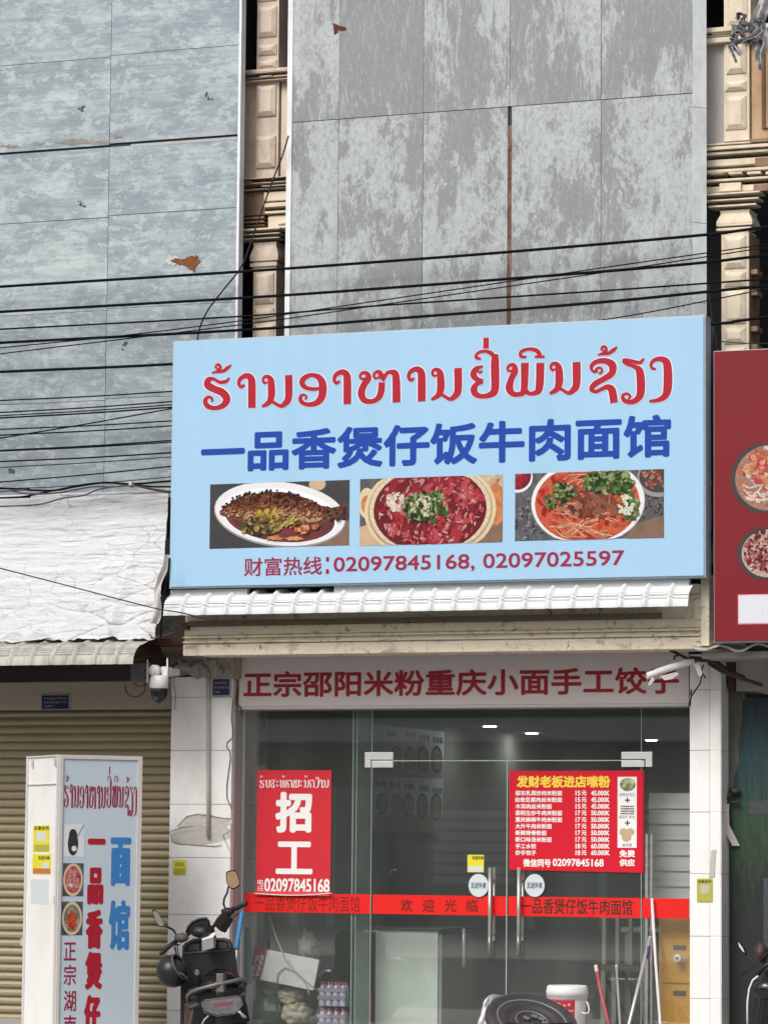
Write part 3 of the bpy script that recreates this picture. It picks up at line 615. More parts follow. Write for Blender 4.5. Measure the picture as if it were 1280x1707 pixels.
q = MB(); q.obox(V3(xe-.002, -.466, zb), V3(-.082, .196, 0), V3(0, 0, Z_TOP+.3-zb), V3(-.004, 0, 0)); q.build('side_trim', M('trim_silver'), cm)
q = MB(); FC.poly(q, jag(FC, [(554,39),(557,40),(566,43),(578,46),(577,52),(570,52),(565,50),(562,57),(557,57),(558,49)], 3), 0.0085); q.build('rust_patch', mat('rust_dark', (0.12, 0.035, 0.025), 0.9, var=0.4, scale=30), cm)
# ornamental columns: FK is the plane of the shaft
FK = fac(-0.30)
def lofts(mb, lv, yb=-0.1):
    """stack of rectangles (x0, x1, z, yfront)"""
    vs = []
    for x0, x1, z, yf in lv: vs += [V3(x0, yf, z), V3(x1, yf, z), V3(x1, yb, z), V3(x0, yb, z)]
    fs = []
    for i in range(len(lv)-1):
        for k in range(4): fs.append((4*i+k, 4*i+(k+1) % 4, 4*i+4+(k+1) % 4, 4*i+4+k))
    n = 4*(len(lv)-1); fs += [(0, 3, 2, 1), (n, n+1, n+2, n+3)]
    if lv[0][2] > lv[-1][2]: fs = [f[::-1] for f in fs]
    mb.add(vs, fs, False)
def pxr(l, t, r, b): 
    u0, v0 = FK.uv(l, b); u1, v1 = FK.uv(r, t); return u0, u1, v0, v1
def prj(mb, l, t, r, b, d, back=-0.10, bev=0.004):
    u0, u1, v0, v1 = pxr(l, t, r, b); mb.box(u0, u1, -0.30-d, back, v0, v1, bev)
def frust(mb, l, t, r, b, d0=0.0, h=0.022, ins=0.035):
    u0, u1, v0, v1 = pxr(l, t, r, b); iz = min(ins, (v1-v0)*0.36); iu = min(ins, (u1-u0)*0.3)
    a = [FK.p(u0, v0, d0), FK.p(u1, v0, d0), FK.p(u1, v1, d0), FK.p(u0, v1, d0)]; e = 0.010
    b2 = [p+FK.N*e for p in a]; c = [FK.p(u0+iu, v0+iz, d0+h+e), FK.p(u1-iu, v0+iz, d0+h+e), FK.p(u1-iu, v1-iz, d0+h+e), FK.p(u0+iu, v1-iz, d0+h+e)]
    fs = []
    for i in range(4): j = (i+1) % 4; fs += [(i, j, 4+j, 4+i), (4+i, 4+j, 8+j, 8+i)]
    fs.append((8, 9, 10, 11)); mb.add(a+b2+c, fs, False)
def capital(mb, l, r, t, b, fl):
    u0, u1, v0, v1 = pxr(l, t, r, b); cxx = (u0+u1)/2; hw = (u1-u0)/2; lv = []
    for k in range(13):
        s = k/12; e = fl*(0.5-0.5*math.cos(math.pi*min(s*1.15, 1))) * (1 if s < 0.9 else 0.93)
        e += 0.35*fl*max(0, 1-s*5)
        lv.append((cxx-hw-e, cxx+hw+e, v1+(v0-v1)*s, -0.30-e*0.8))
    lofts(mb, lv, -0.08)
def column(root, sh, ped, parts, m1, m2):
    """shaft, pedestal, mouldings, panels given in pixels of the column plane"""
    a = MB()
    for q in sh:
        a = MB(); prj(a, *q, 0.0, back=-0.08, bev=0); a.build('column', m1, root)
    a = MB()
    for q in ped: prj(a, *q[:4], q[4], back=-0.08, bev=0.003)
    a.build('pedestal', m1, root)
    for nm, items, mm in parts:
        b = MB()
        for q in items:
            if q[0] == 'f': b = MB(); frust(b, *q[1:5], d0=q[5] if len(q) > 5 else 0.0); b.build(nm, mm, root); continue
            elif q[0] == 'b': prj(b, *q[1:5], q[5], back=q[6] if len(q) > 6 else -0.2)
            elif q[0] == 'c': capital(b, *q[1:])
        if items[0][0] != 'f': b.build(nm, mm, root)
column(mid_b, [(428, -40, 466, 118), (421, 432, 461, 600)], [(426, 132, 465, 300, -0.002)], [
    ('column_panel', [('f',431,-40,462,3), ('f',431,10,462,63), ('f',431,73,462,93), ('f',431,100,462,116), ('f',429,142,461,195,.002), ('f',427,226,460,281,.002), ('f',425,455,457,507), ('f',425,513,457,536), ('f',425,541,457,600)], M('stucco_pink')),
    ('pedestal_wall', [('b',396,134,427,300,-0.03,-0.05), ('b',465,132,492,297,-0.03,-0.05)], M('stucco_pink')),
    ('cornice', [('b',396,118,490,121,.055), ('b',396,121,490,127,.075), ('b',396,127,490,133,.035), ('b',396,133,490,139,.05), ('b',437,127,457,131,.05), ('b',460,126,486,130,.05)], M('stucco_pink')),
    ('string_course', [('b',396,296,490,303,.075), ('b',396,303,490,309,.045), ('b',441,309,490,313,.06), ('b',396,313,490,318,.03)], M('stucco_pink')),
    ('frieze', [('b',441,318,492,336,.012), ('b',441,337,492,347,.035), ('b',443,350,492,357,.02), ('b',446,357,492,382,-.01), ('b',463,369,492,374,.01), ('b',463,375,492,380,.0)], M('stucco_cream')),
    ('bare_masonry', [('b',396,318,441,360,-.02), ('b',396,360,440,367,.0), ('b',396,368,441,374,.02), ('b',396,375,443,379,.03), ('b',396,303,424,309,.055)], M('stucco_bare')),
    ('abacus', [('b',396,381,474,389,.085), ('b',396,390,471,395,.065), ('b',396,396,469,402,.045)], M('stucco_cream')),
    ('capital', [('c',424,460,403,436,.030), ('b',418,437,463,446,.02), ('b',420,446,461,450,.006)], M('stucco_pink'))], M('stucco_pink'), None)
column(right_b, [(1206, -40, 1250, 48), (1202, 384, 1247, 640)], [(1206, 66, 1248, 236, 0.0)], [
    ('column_panel', [('f',1210,-30,1245,45), ('f',1210,70,1243,124), ('f',1209,135,1243,153), ('f',1209,160,1243,217), ('f',1207,393,1242,448), ('f',1207,453,1242,478), ('f',1207,484,1242,540), ('f',1207,546,1242,574), ('f',1207,580,1242,630)], M('stucco_cream')),
    ('pedestal_wall', [('b',1170,68,1206,240,-0.03,-0.05)], M('stucco_grey')),
    ('pedestal_panel', [('b',1250,62,1340,232,-0.03,-0.05)], M('stucco_orange')),
    ('panel_frame', [('b',1268,50,1273,214,-0.012,-0.06), ('b',1273,208,1340,213,-0.012,-0.06)], M('brown_frame')),
    ('cornice', [('b',1172,45,1340,51,.07), ('b',1172,51,1340,62,.035), ('b',1188,54,1223,60,.05), ('b',1172,62,1340,67,.05)], M('stucco_cream')),
    ('string_course', [('b',1172,234,1340,243,.05), ('b',1172,243,1340,249,.07), ('b',1172,250,1340,257,.045)], M('stucco_cream')),
    ('frieze', [('b',1172,257,1340,279,.01), ('b',1172,280,1340,286,.04)] + [('b',1184+31*k,286,1207+31*k,292,.034) for k in range(5)] + [('b',1172,294,1340,301,.02), ('b',1172,301,1340,322,-.012), ('b',1199,304,1235,320,.015)], M('stucco_cream')),
    ('bare_masonry', [('b',1258,258,1340,278,.0125), ('b',1256,303,1340,320,.02), ('b',1252,228,1340,240,.056)], M('stucco_bare')),
    ('abacus', [('b',1172,321,1270,330,.085), ('b',1178,331,1267,339,.065), ('b',1182,340,1262,348,.045)], M('stucco_cream')),
    ('capital', [('c',1202,1247,349,378,.035), ('b',1194,378,1252,386,.02)], M('stucco_cream'))], M('stucco_cream'), None)
q = MB(); u0 = xg(1247, 460, -.3); q.box(u0+0.001, u0+0.006, -0.296, 0.0, zg(1247, 640, -.3), zg(1247, 388, -.3)); q.build('column_side', M('stucco_bare'), right_b)
q = MB()
for y in (450, 485, 545, 575):
    q = MB(); z = zg(1250, y, -.3); q.box(u0+0.006, u0+0.06, -0.27, -0.12, z-0.03, z+0.01, 0.008); q.build('side_rib', M('stucco_bare'), right_b)
# grey strip of wall and curtains in the gaps
q = MB(); q.box(xg(1176, 800, -.2), xg(1215, 800, -.2), -0.2, -0.05, zg(1180, 1000, -.2), zg(1180, 806, -.2)); q.build('gap_wall', M('stucco_grey'), right_b)
q = MB(); q.box(xg(1176, 800, -.2), xg(1215, 800, -.2), -0.26, -0.05, zg(1180, 822, -.2), zg(1180, 812, -.2)); q.box(xg(1176, 800, -.2), xg(1215, 800, -.2), -0.29, -0.05, zg(1180, 811, -.2), zg(1180, 804, -.2)); q.build('gap_cornice', M('stucco_cream'), right_b)
# ------------------------------------------------------------------ beam, pillars, fascias
q = MB(); xa, xb = xg(304, 1060, -.85), xg(1166, 1060, -.85)
z = lambda y, Y=-.85: zg(735, y, Y)
q.box(xa, xb, -0.80, -0.24, z(1079)-0.02, z(985), 0.006)
for (a, b, d) in ((982, 996, .03), (1000, 1006, .015), (1037, 1052, .012), (1054, 1057, .03), (1062, 1066, .028), (1068, 1087, .022)):
    q.box(xa-0.004*(d > .02), xb-0.003, -0.80-d, -0.79, z(b), z(a), 0.005)
q.build('beam', M('old_cream_paint'), mid_b)
q = MB(); q.box(xb+0.002, xg(1181, 1060, -.85), -0.845, -0.24, z(1083), z(966), 0.008); q.box(xb-0.05, xb+0.002, -0.83, -0.24, z(1040), z(1006), 0.006); q.build('beam_end', M('old_cream_paint'), mid_b)
q = MB(); q.box(xa-0.02, xa+0.05, -0.86, -0.5, z(1042), z(1030)); q.build('flashing', M('rust_red'), mid_b)
q = MB(); q.box(xa+0.052, xb-0.3, -0.86, -0.80, z(1036), z(1028)); q.build('gutter', mat('gutter_green', (0.17, 0.15, 0.11), 0.7, var=0.3, dirt=(0.2, 0.09, 0.05), dirtamt=0.8), mid_b)
q = MB(); q.box(xa+0.002, xb+0.06, -0.79, 0.35, z(1079)-0.01, z(1079)+0.03); q.build('soffit', M('fascia_grey'), mid_b)
# pillars of white tiles
def pillar(x0, x1, xt, y0, y1, zt, joints, nm='pillar'):
    q = MB(); q.box(x0+0.004, x1-0.004, y0+0.004, y1, FLOOR, zt); pc = q.build(nm, M('grout'), mid_b)
    zz = [FLOOR]+joints+[zt]; q = MB()
    for a, b in zip(zz[:-1], zz[1:]):
        q.box(x0, xt, y0, y0+0.03, a+0.0025, b-0.0025, 0.003)
        if xt < x1-0.02: q.box(xt+0.002, x1, y0-0.002, y0+0.05, a+0.0003, b, 0.006)
        q.box(x1-0.001, x1+0.004, y0+0.004, y1, a+0.0015, b-0.0015)
    q.build('tile_facing', M('tile_white'), pc); return pc
zp = lambda y: zg(340, y, -.25)
pl = pillar(X_PL0, X_PL1, X_PL1, -0.25, 0.3, zp(1128), [zp(1686), zp(1600), zp(1525), zp(1430), zp(1341), zp(1251), zp(1162)])
zq = lambda y: zg(1170, y, -.25)
pr = pillar(X_PR0, X_PR1, xg(1182, 1300, -.25), -0.25, 0.42, zq(1090), [zq(1665), zq(1561), zq(1457), zq(1354), zq(1251), zq(1150)])
q = MB(); FP.ppoly(q, [(284,1096),(392,1092),(392,1128),(370,1140),(345,1126),(330,1133),(315,1124),(296,1128),(284,1132)], -0.1, 0.012); q.build('broken_plaster', M('cement_grey'), pl)
q = MB()
for k in range(14): q.blob(FP.at(290+k*6+random.uniform(-3, 3), 1108+random.uniform(-10, 14), 0.01), random.uniform(.02, .045), .03, random.uniform(.02, .05), 0.5, 3, 12, 8, k)
q.build('rubble', M('cement_grey'), pl)
q = MB(); FP.poly(q, [FP.uv(*p) for p in [(296,1378),(310,1362),(325,1357),(350,1357),(370,1364),(386,1362),(388,1372),(378,1378),(386,1385),(384,1398),(368,1402),(340,1409),(318,1408),(300,1409),(288,1404),(284,1390),(300,1383)]], -0.002, 0.002); q.build('plaster_patch', M('cement_pale'), pl)
q = MB()
for pts in ([(296,1378),(312,1361),(330,1357),(368,1363),(387,1366)], [(284,1386),(305,1379),(325,1377)], [(303,1407),(330,1409),(360,1411),(370,1409)], [(386,1384),(372,1392),(384,1420)], [(284,1388),(287,1403),(303,1408)]): q.tube([FP.at(x, y, 0.004) for x, y in pts], [0.002]+[0.0042]*(len(pts)-2)+[0.0015], 5)
q.build('crack', mat('crack_dark', (0.30, 0.275, 0.26), 0.9, var=0.3), pl)
q = MB(); FP.rect(q, 369, 1093, 398, 1131, -0.1, -0.002); q.build('lintel_block', mat('block_ochre', (0.36, 0.31, 0.22), 0.8, var=0.15, dirt=(0.2, 0.17, 0.14)), pl)
# grey aluminium jamb and head
q = MB(); q.box(X_PL1+0.006, xg(405.5, 1300, 0)-0.018, -0.19, 0.03, FLOOR, zg(400, 1182, -.0)); q.build('jamb', M('alu_grey'), mid_b)
# left unit: fascia, soffit, shutter
q = MB(); q.box(xl, X_PL0-0.004, -0.05, 0.0, zg(140, 1183, -.05), zg(140, 1108, -.05), 0.004); q.build('fascia', M('fascia_beige'), left_b)
q = MB(); q.box(xl, X_PL0-0.01, -0.75, -0.62, zg(140, 1136, -.7), zg(140, 1104, -.7)); q.box(X_PL0-0.06, X_PL0-0.012, -0.61, -0.051, zg(140, 1132, -.3), zg(140, 1098, -.3)); q.build('purlin', M('dark_brown'), left_b)
prof = []; z0, z1 = FLOOR, zg(140, 1183, 0.06); pitch = 0.066; n = int((z1-z0)/pitch)
for i in range(n+1):
    b = z1-i*pitch
    for (dz, dy) in ((0, .03), (-.006, .03), (-.010, .004), (-.030, -.006), (-.050, .002), (-.058, .012)): prof.append((0.06+dy, b+dz))
def shut(u, v):
    k = v*(len(prof)-1); i = min(int(round(k)), len(prof)-1); return V3(xl+(X_PL0-0.01-xl)*u, prof[i][0], prof[i][1])
q = MB(); q.grid(shut, 1, len(prof)-1, False); q.f = [f[::-1] for f in q.f]; rs = q.build('roller_shutter', M('shutter_olive'), left_b)
q = MB(); q.box(X_PL0-0.035, X_PL0-0.004, -0.02, 0.04, FLOOR, z1); q.build('guide_rail', M('dark_brown'), rs)
q = MB(); q.box(xl-0.1, xl, -0.3, 0.4, FLOOR, ZC); q.box(xl, X_PL0, 0.12, 0.2, FLOOR, ZC); q.build('wall', M('fascia_beige'), left_b)
# right unit: teal wall with its shade put into the colour, fascia
x2 = X_PR1+0.01
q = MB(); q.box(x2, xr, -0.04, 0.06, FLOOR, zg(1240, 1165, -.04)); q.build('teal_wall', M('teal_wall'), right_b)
q = MB(); q.obox(V3(x2, -0.06, zg(1210, 1142, -.04)), V3(2.5, -0.0, -0.62), V3(0, 0.019, 0), V3(0, 0, 0.10)); q.box(x2, xr, 0.43, 0.5, zg(1240, 1164, .42), ZC); q.build('fascia', M('fascia_grey'), right_b)
q = MB(); q.box(xg(1226, 1100, -.1), xr, -0.1, 0.41, zg(1250, 1152, -.1), zg(1250, 1090, -.1)); q.build('lintel', M('fascia_grey'), right_b)
q = MB(); q.box(xg(1214, 1100, -.1), xg(1224, 1100, -.1), -0.12, 0.2, zg(1250, 1150, -.1), zg(1250, 1092, -.1)); q.build('bracket', M('rust_red'), right_b)
q = MB(); FR_ = fac(-0.04); FR_.rect(q, 1247, 1334, 1300, 1358, 0.003); FR_.rect(q, 1272, 1464, 1300, 1580, 0.003); q.build('shaded_notice', mat('notice_dim', (0.06, 0.07, 0.075), 0.8, var=0.5, scale=40), right_b)  # shade on the notices put into their dim colour
# ------------------------------------------------------------------ awnings of tile-profile sheet
def awning(root_name, label, x0, x1, pathf, ns, rib, m, lines, ph=0.0, ribh=0.028):
    t = thing(root_name, label, 'awning', ((x0+x1)/2, pathf(0.5)[0], pathf(0.5)[1]))
    nx = int((x1-x0)/rib*14); q = MB()
    def hgt(x):
        k = ((x+ph)/rib) % 1.0
        return ribh*(0.5+0.5*math.cos(2*math.pi*(k-0.5)/0.34)) if abs(k-0.5) < 0.17 else 0.0
    def f(u, v):
        x = x0+(x1-x0)*u; y, zz = pathf(v); y2, z2 = pathf(min(v+0.01, 1)); y1, z1_ = pathf(max(v-0.01, 0)); ty, tz = y2-y1, z2-z1_; h = math.hypot(ty, tz) or 1
        nyy, nzz = tz/h, -ty/h
        if nzz < 0 and nyy > 0: nyy, nzz = -nyy, -nzz
        e = hgt(x)+0.004*noise.noise(Vector((x*1.5, v*3, 1)))
        for L in lines: e += 0.013*max(0, 1-abs(v-L)/0.03)*(-1)
        return V3(x, y+nyy*e, zz+nzz*e)
    q.grid(f, nx, ns, True)
    for i_ in range(len(q.f)):
        v_ = (i_//nx+.5)/ns
        if any(abs(v_-L) < 0.011 for L in lines) and hgt(x0+(x1-x0)*((i_ % nx)+.5)/nx) < ribh*.3: q.mi[i_] = 1
    q.build('sheet', [m, M('groove_dirt')], t); return t
ZA = lambda y, Y: zg(735, y, Y)
def path_mid(v):
    a = v*math.pi/2; y0, y1 = -0.80, -1.12; zt, zb2 = ZA(981, -.9), ZA(1018, -1.12)
    return (y0+(y1-y0)*math.sin(a)**0.8, zb2+(zt-zb2)*math.cos(a)**0.85)
awm = awning('awning', 'white tile profile awning strip directly below the blue sign board', xg(271, 1030, -1.12), xg(1146, 1030, -1.12), path_mid, 64, 0.183, M('awning_white'), [0.42, 0.52, 0.62, 0.72, 0.82], 0.05)
q = MB(); q.box(xg(288, 990, -.95), xg(415, 990, -.95), -0.99, -0.93, ZA(1003, -.95), ZA(975, -.95)); q.box(xg(560, 990, -.95), xg(1150, 990, -.95), -0.99, -0.93, ZA(992, -.95), ZA(966, -.95)); q.build('flashing', M('awning_grey'), awm)
zle, zlt = zg(110, 1108, -1.3), zg(110, 1040, -.3)
def path_left(v):
    if v < 0.6:
        k = v/0.6; return (-0.3-0.83*k, zlt+(zle+0.155-zlt)*k)
    a = (v-0.6)/0.4*math.pi/2
    return (-1.13-0.15*math.sin(a), zle+0.155*math.cos(a))
awl = awning('awning', 'dirty cream corrugated awning with drooping lip below the white tarpaulin', xg(-260, 1100, -1.28), xg(222, 1100, -1.28), path_left, 90, 0.18, M('awning_dirty'), [0.69, 0.73, 0.77, 0.81, 0.86], 0.0, 0.024)
q = MB(); q.box(X_PL0-0.15, xa-0.02, -0.75, -0.35, zg(290, 1075, -.6), zg(290, 1066, -.6)); q.obox(V3(X_PL0-0.06, -0.82, zg(290, 1096, -.8)), V3(0.09, 0, 0.01), V3(0.02, 0.3, 0.02), V3(-0.06, 0.0, 0.15)); q.build('flap', M('rust_red'), awl)
def path_right(v): return (-0.55-0.35*v, zg(1220, 1078, -.9)+0.05*(1-v))
q = MB(); xra = xg(1152, 1078, -.9)
q.grid(lambda u, v: V3(xra+2.6*u, path_right(v)[0], path_right(v)[1]+0.018*math.sin((xra+2.6*u)*2*math.pi/0.27+2.4)+0.008*math.sin((xra+2.6*u)*14)), 120, 6, True)
q.grid(lambda u, v: V3(xra+2.6*u, -0.9, path_right(1)[1]-0.016*(v)+0.018*math.sin((xra+2.6*u)*2*math.pi/0.27+2.4)+0.008*math.sin((xra+2.6*u)*14)), 120, 1, True)
awr = thing('awning', 'wavy sheet edge of an awning below the maroon sign', 'awning', (xra+1.2, -0.7, path_right(.5)[1])); q.build('sheet', M('awning_dirty'), awr)
q = MB(); q.box(xra+0.05, xra+2.5, -0.80, -0.3, path_right(1)[1]-0.075, path_right(1)[1]-0.03); q.build('support_beam', M('fascia_grey'), awr)
# ------------------------------------------------------------------ tarpaulin
zt0, zt1 = zg(140, 826, -.62), zg(140, 1066, -1.02)
xta = xg(-240, 900, -.7)
def tarp(u, v):
    xr_ = xg(281.5, 830, -.62)*(1-v)+xg(258, 1050, -1.02)*v
    x = xta+(xr_-xta)*u; y = -0.62-0.40*v**1.3; zz = zt0+(zt1-zt0)*v
    w = 0.008*noise.noise(Vector((x*1.1, zz*12, 2)))+0.006*noise.noise(Vector((x*3.0, zz*30, 7)))
    r = max(0, (u-0.72)/0.28)*v
    c = abs(noise.noise(Vector((x*4.2, zz*6, 4))))*0.012*(0.35+r) - abs(noise.noise(Vector((x*9+zz*6, zz*8, 8))))*0.009*(0.25+r)
    lr = max(0.0, min(1.0, (u-0.55)/0.3))*max(0.0, min(1.0, (v-0.3)/0.3))+max(0.0, min(1.0, (v-0.72)/0.15))*.7
    c += lr*0.016*((1-abs(noise.noise(Vector((x*2.6+zz*2, zz*5.5, 4.4)))))**22 + .8*(1-abs(noise.noise(Vector((x*4.5-zz*3, zz*8, 1.4)))))**22)
    fold = 0.05*max(0, 1-abs((u-0.93+0.07*(v))/0.03))*v
    e = 0.0
    if v > 0.985: e = 0.035*noise.noise(Vector((x*5, 0, 3)))+0.02*noise.noise(Vector((x*17, 0, 3)))
    return V3(x, y-w+c-fold-0.01, zz+e)
q = MB(); q.grid(tarp, 300, 170, True)
tp = tag(q.build('tarpaulin', M('white_tarp'), None, V3(xg(120, 900, -.7), -0.8, 3.7)), 'wrinkled white tarpaulin hung over the cream awning, left of the blue sign', 'tarpaulin')
q = MB(); q.tube([V3(xta, -0.62, zt0+0.005), V3(xg(281.5, 830, -.62), -0.62, zt0+0.008)], 0.016, 8); o = q.build('hem', M('white_tarp'), tp)
q = MB(); FT = fac(-1.06)
FT.ppoly(q, [(0,1066),(14,1056),(30,1052),(44,1064),(58,1052),(68,1048),(78,1056),(88,1060),(70,1066),(40,1069),(20,1072)], 0.0, 0.004)
q.build('loose_edge', M('white_tarp'), tp)
q = MB(); q.grid(lambda u, v: FT.at(279-22*v+ (9+5*v)*(u-0.5)+3*math.sin(v*9), 925+115*v, 0.02+0.02*math.sin(u*5+v*7)), 8, 24, True); q.build('side_flap', mat('tarp_back', (0.55, 0.545, 0.53), 0.6, var=0.1), tp)
# ------------------------------------------------------------------ blue sign board
sg = thing('sign_board', 'large light blue shop sign with red Lao title, blue Chinese title and three dishes', 'sign', FS.at(730, 980))
su0, sv0 = FS.uv(281.5, 981); su1, sv1 = FS.uv(1174.5, 524.5)
q = MB(); FS.urect(q, su0, su1, sv0, sv1, -0.16, -0.012, 0.003); q.build('cabinet', M('sign_edge'), sg)
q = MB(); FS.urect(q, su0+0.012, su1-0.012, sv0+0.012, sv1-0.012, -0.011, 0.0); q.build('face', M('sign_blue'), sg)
ta, tb = FS.uv(338, 684)[0], FS.uv(1119, 684)[0]
vs_ = [p[1] for s_ in TS for p in s_]; us_ = [p[0] for s_ in TS for p in s_]
lao_title(sg, FS, min(us_), max(us_), min(vs_), max(vs_), 0.0015, M('ink_pale'), 1.42)
lao_title(sg, FS, min(us_), max(us_), min(vs_), max(vs_), 0.003, M('ink_red'), 1.16)
lettering(sg, FS, '一品香煲仔饭牛肉面馆', 335, 690, 1118, 789, 0.002, M('ink_blue'), 0.034)
lettering(sg, FS, '财富热线', 407, 927, 537, 961, 0.002, M('ink_crimson'), 0.012)
lettering(sg, FS, ':', 543, 928, 549, 957, 0.002, M('ink_crimson'), 0.012)
lettering(sg, FS, '02097845168, 02097025597', 556, 917, 1040, 957, 0.002, M('ink_crimson'), 0.014)
def pm(c):
    n_ = 'print_%02d_%02d_%02d' % tuple(int(v*99) for v in c)
    if n_ not in MATS: mat(n_, c, 0.5, var=0.45, scale=55, spec=0.15)
    return n_
def inside(x, y, P):
    r = False
    for i in range(len(P)):
        (x1, y1), (x2_, y2_) = P[i-1], P[i]
        if (y1 > y) != (y2_ > y) and x < (x2_-x1)*(y-y1)/(y2_-y1)+x1: r = not r
    return r
def picture(root, fr, l, t, r, b, kind, d=0.002):
    """printed photograph: flat shapes on the sign face"""
    u0, v0 = fr.uv(l, b); u1, v1 = fr.uv(r, t); cl_ = (u0, u1, v0, v1); q = MB(); W_, H_ = r-l, b-t
    mats = []
    def use(n):
        if M(n) not in mats: mats.append(M(n))
        q.cur = mats.index(M(n))
    lay = [d]
    def nx(): lay[0] += 0.000018; return lay[0]
    def E(cx, cy, rx, ry, n, rot=0, wob=0, seed=0): use(n); fr.ell(q, l+W_*cx, t+H_*cy, W_*rx, H_*ry, nx(), 40, rot, wob, seed, cl_)
    def Pg(n, pts): use(n); fr.poly(q, [(u0+(u1-u0)*x, v1-(v1-v0)*y) for x, y in pts], nx())
    def scat(n, cx, cy, rx, ry, sx, sy, cols, sd=0, clipP=None, ang=None, gauss=False):
        """many small irregular printed pieces inside an ellipse (or polygon)"""
        rr = random.Random(sd)
        for k in range(n):
            for _ in range(30):
                a, r_ = rr.random()*6.283, math.sqrt(rr.random()); x, y = cx+rx*r_*math.cos(a), cy+ry*r_*math.sin(a)
                if clipP is None or inside(x, y, clipP): break
            else: continue
            c = cols(x, y, rr) if callable(cols) else rr.choice(cols)
            E(x, y, sx*rr.uniform(.5, 1.3), sy*rr.uniform(.5, 1.3), pm(c), (rr.uniform(-.5, .5)+ang) if ang is not None else rr.random()*3, .55, rr.random()*20)
    GRN = [(.012,.03,.008), (.03,.07,.014), (.06,.12,.025), (.13,.21,.06), (.28,.34,.17)]
    if kind == 'fish':
        use('photo_dark'); fr.urect(q, *cl_, nx()); Pg('photo_wood', [(.78, .98), (1, .6), (1, 1), (.7, 1)]); E(.77, .06, .06, .09, 'photo_kraft')
        E(.5, .5, .475, .44, 'grey_plastic', -0.13); E(.5, .49, .468, .425, 'plate_white', -0.13); E(.5, .51, .42, .36, 'ink_pale', -0.13); E(.5, .55, .395, .32, 'food_sauce', -0.13)
        body = [(.07,.42),(.12,.33),(.2,.22),(.28,.15),(.34,.17),(.40,.14),(.52,.15),(.62,.2),(.72,.28),(.8,.38),(.88,.42),(.99,.36),(.97,.5),(.99,.62),(.9,.6),(.84,.62),(.74,.64),(.6,.6),(.5,.58),(.36,.55),(.28,.6),(.2,.57),(.12,.52),(.075,.48)]
        Pg(pm((.16,.06,.035)), body)
        def fc(x, y, rr):
            t = (y-.14-.25*abs(x-.45)*1.1)/.36+rr.uniform(-.22, .22)
            return (.03,.014,.012) if t < .2 else (.075,.02,.015) if t < .42 else (.19,.05,.025) if t < .64 else (.33,.14,.06) if t < .86 else (.5,.3,.16)
        scat(460, .52, .38, .46, .25, .012, .016, fc, 3, body, .5)
        scat(110, .52, .38, .44, .22, .006, .009, [(.02,.01,.008), (.1,.03,.02), (.45,.22,.1)], 4, body, -.6)
        scat(26, .42, .50, .08, .06, .02, .024, [(.36,.24,.03), (.5,.36,.07), (.2,.12,.02)], 5); scat(60, .38, .68, .14, .11, .02, .025, [(.13,.10,.03), (.26,.2,.06), (.36,.28,.1), (.05,.03,.015), (.07,.08,.02)], 6)
        scat(30, .55, .62, .12, .07, .025, .02, [(.3,.22,.06), (.5,.36,.12), (.14,.07,.02)], 7, None, .5)
        scat(14, .66, .72, .06, .05, .02, .03, [(.5,.17,.05), (.34,.08,.03), (.6,.33,.16)], 8); scat(6, .76, .69, .02, .03, .018, .03, [(.45,.16,.06), (.3,.1,.04)], 9); scat(16, .53, .845, .13, .02, .03, .02, [(.5,.19,.06), (.6,.3,.14)], 10, None, 0)
        scat(40, .9, .5, .08, .1, .012, .02, [(.05,.03,.025), (.12,.06,.04)], 11, body, .3)
    elif kind == 'pot':
        use('photo_slate'); fr.urect(q, *cl_, nx()); Pg('photo_kraft', [(.0,.72),(.14,.62),(.3,1),(0,1)]); Pg('photo_kraft', [(.82,0),(1,0),(1,.45),(.9,.4)]); Pg('photo_wood', [(.8,1),(.97,.5),(1,.5),(1,1)])
        scat(30, .93, .15, .06, .14, .03, .02, [(.5,.36,.2), (.3,.2,.1), (.62,.5,.33)], 1, None, .9)
        E(.05, .40, .06, .2, 'photo_pot', 0); E(.05, .42, .04, .12, 'food_carrot', 0); E(.95, .42, .07, .28, 'food_carrot')
        E(.49, .5, .46, .66, 'photo_pot', 0); E(.49, .5, .435, .62, pm((.42,.31,.17)), 0); E(.49, .485, .425, .60, pm((.68,.58,.42)), 0); E(.49, .49, .395, .56, pm((.14,.012,.02)), 0)
        RED = [(.16,.012,.018), (.27,.018,.03), (.38,.03,.045), (.45,.07,.085), (.5,.13,.14), (.54,.26,.25)]
        scat(120, .49, .49, .35, .5, .055, .08, RED[:4], 2); scat(190, .49, .49, .37, .52, .022, .02, RED, 3); scat(70, .49, .49, .37, .52, .016, .008, [(.64,.42,.4), (.58,.32,.31)], 4)
        scat(24, .25, .38, .06, .12, .02, .03, [(.6,.42,.38), (.68,.58,.5)], 6); scat(30, .47, .46, .14, .2, .03, .035, GRN[:3], 5); scat(70, .47, .46, .16, .24, .02, .028, GRN, 7); scat(22, .44, .42, .12, .16, .016, .02, [(.66,.6,.52), (.6,.55,.4)], 8); scat(16, .46, .42, .15, .18, .05, .007, [(.2,.32,.1), (.1,.18,.05)], 9)
    elif kind == 'soup':
        use('photo_slate'); fr.urect(q, *cl_, nx()); scat(90, .1, .7, .12, .3, .012, .014, [(.03,.03,.035), (.16,.16,.17), (.24,.24,.26)], 1); scat(50, .92, .5, .08, .25, .014, .014, [(.03,.03,.03), (.15,.14,.14)], 2)
        E(.02, .12, .1, .2, 'plate_white'); E(.02, .10, .09, .18, pm((.2,.012,.02))); scat(16, .03, .1, .06, .12, .025, .03, [(.4,.05,.07), (.28,.015,.03)], 3)
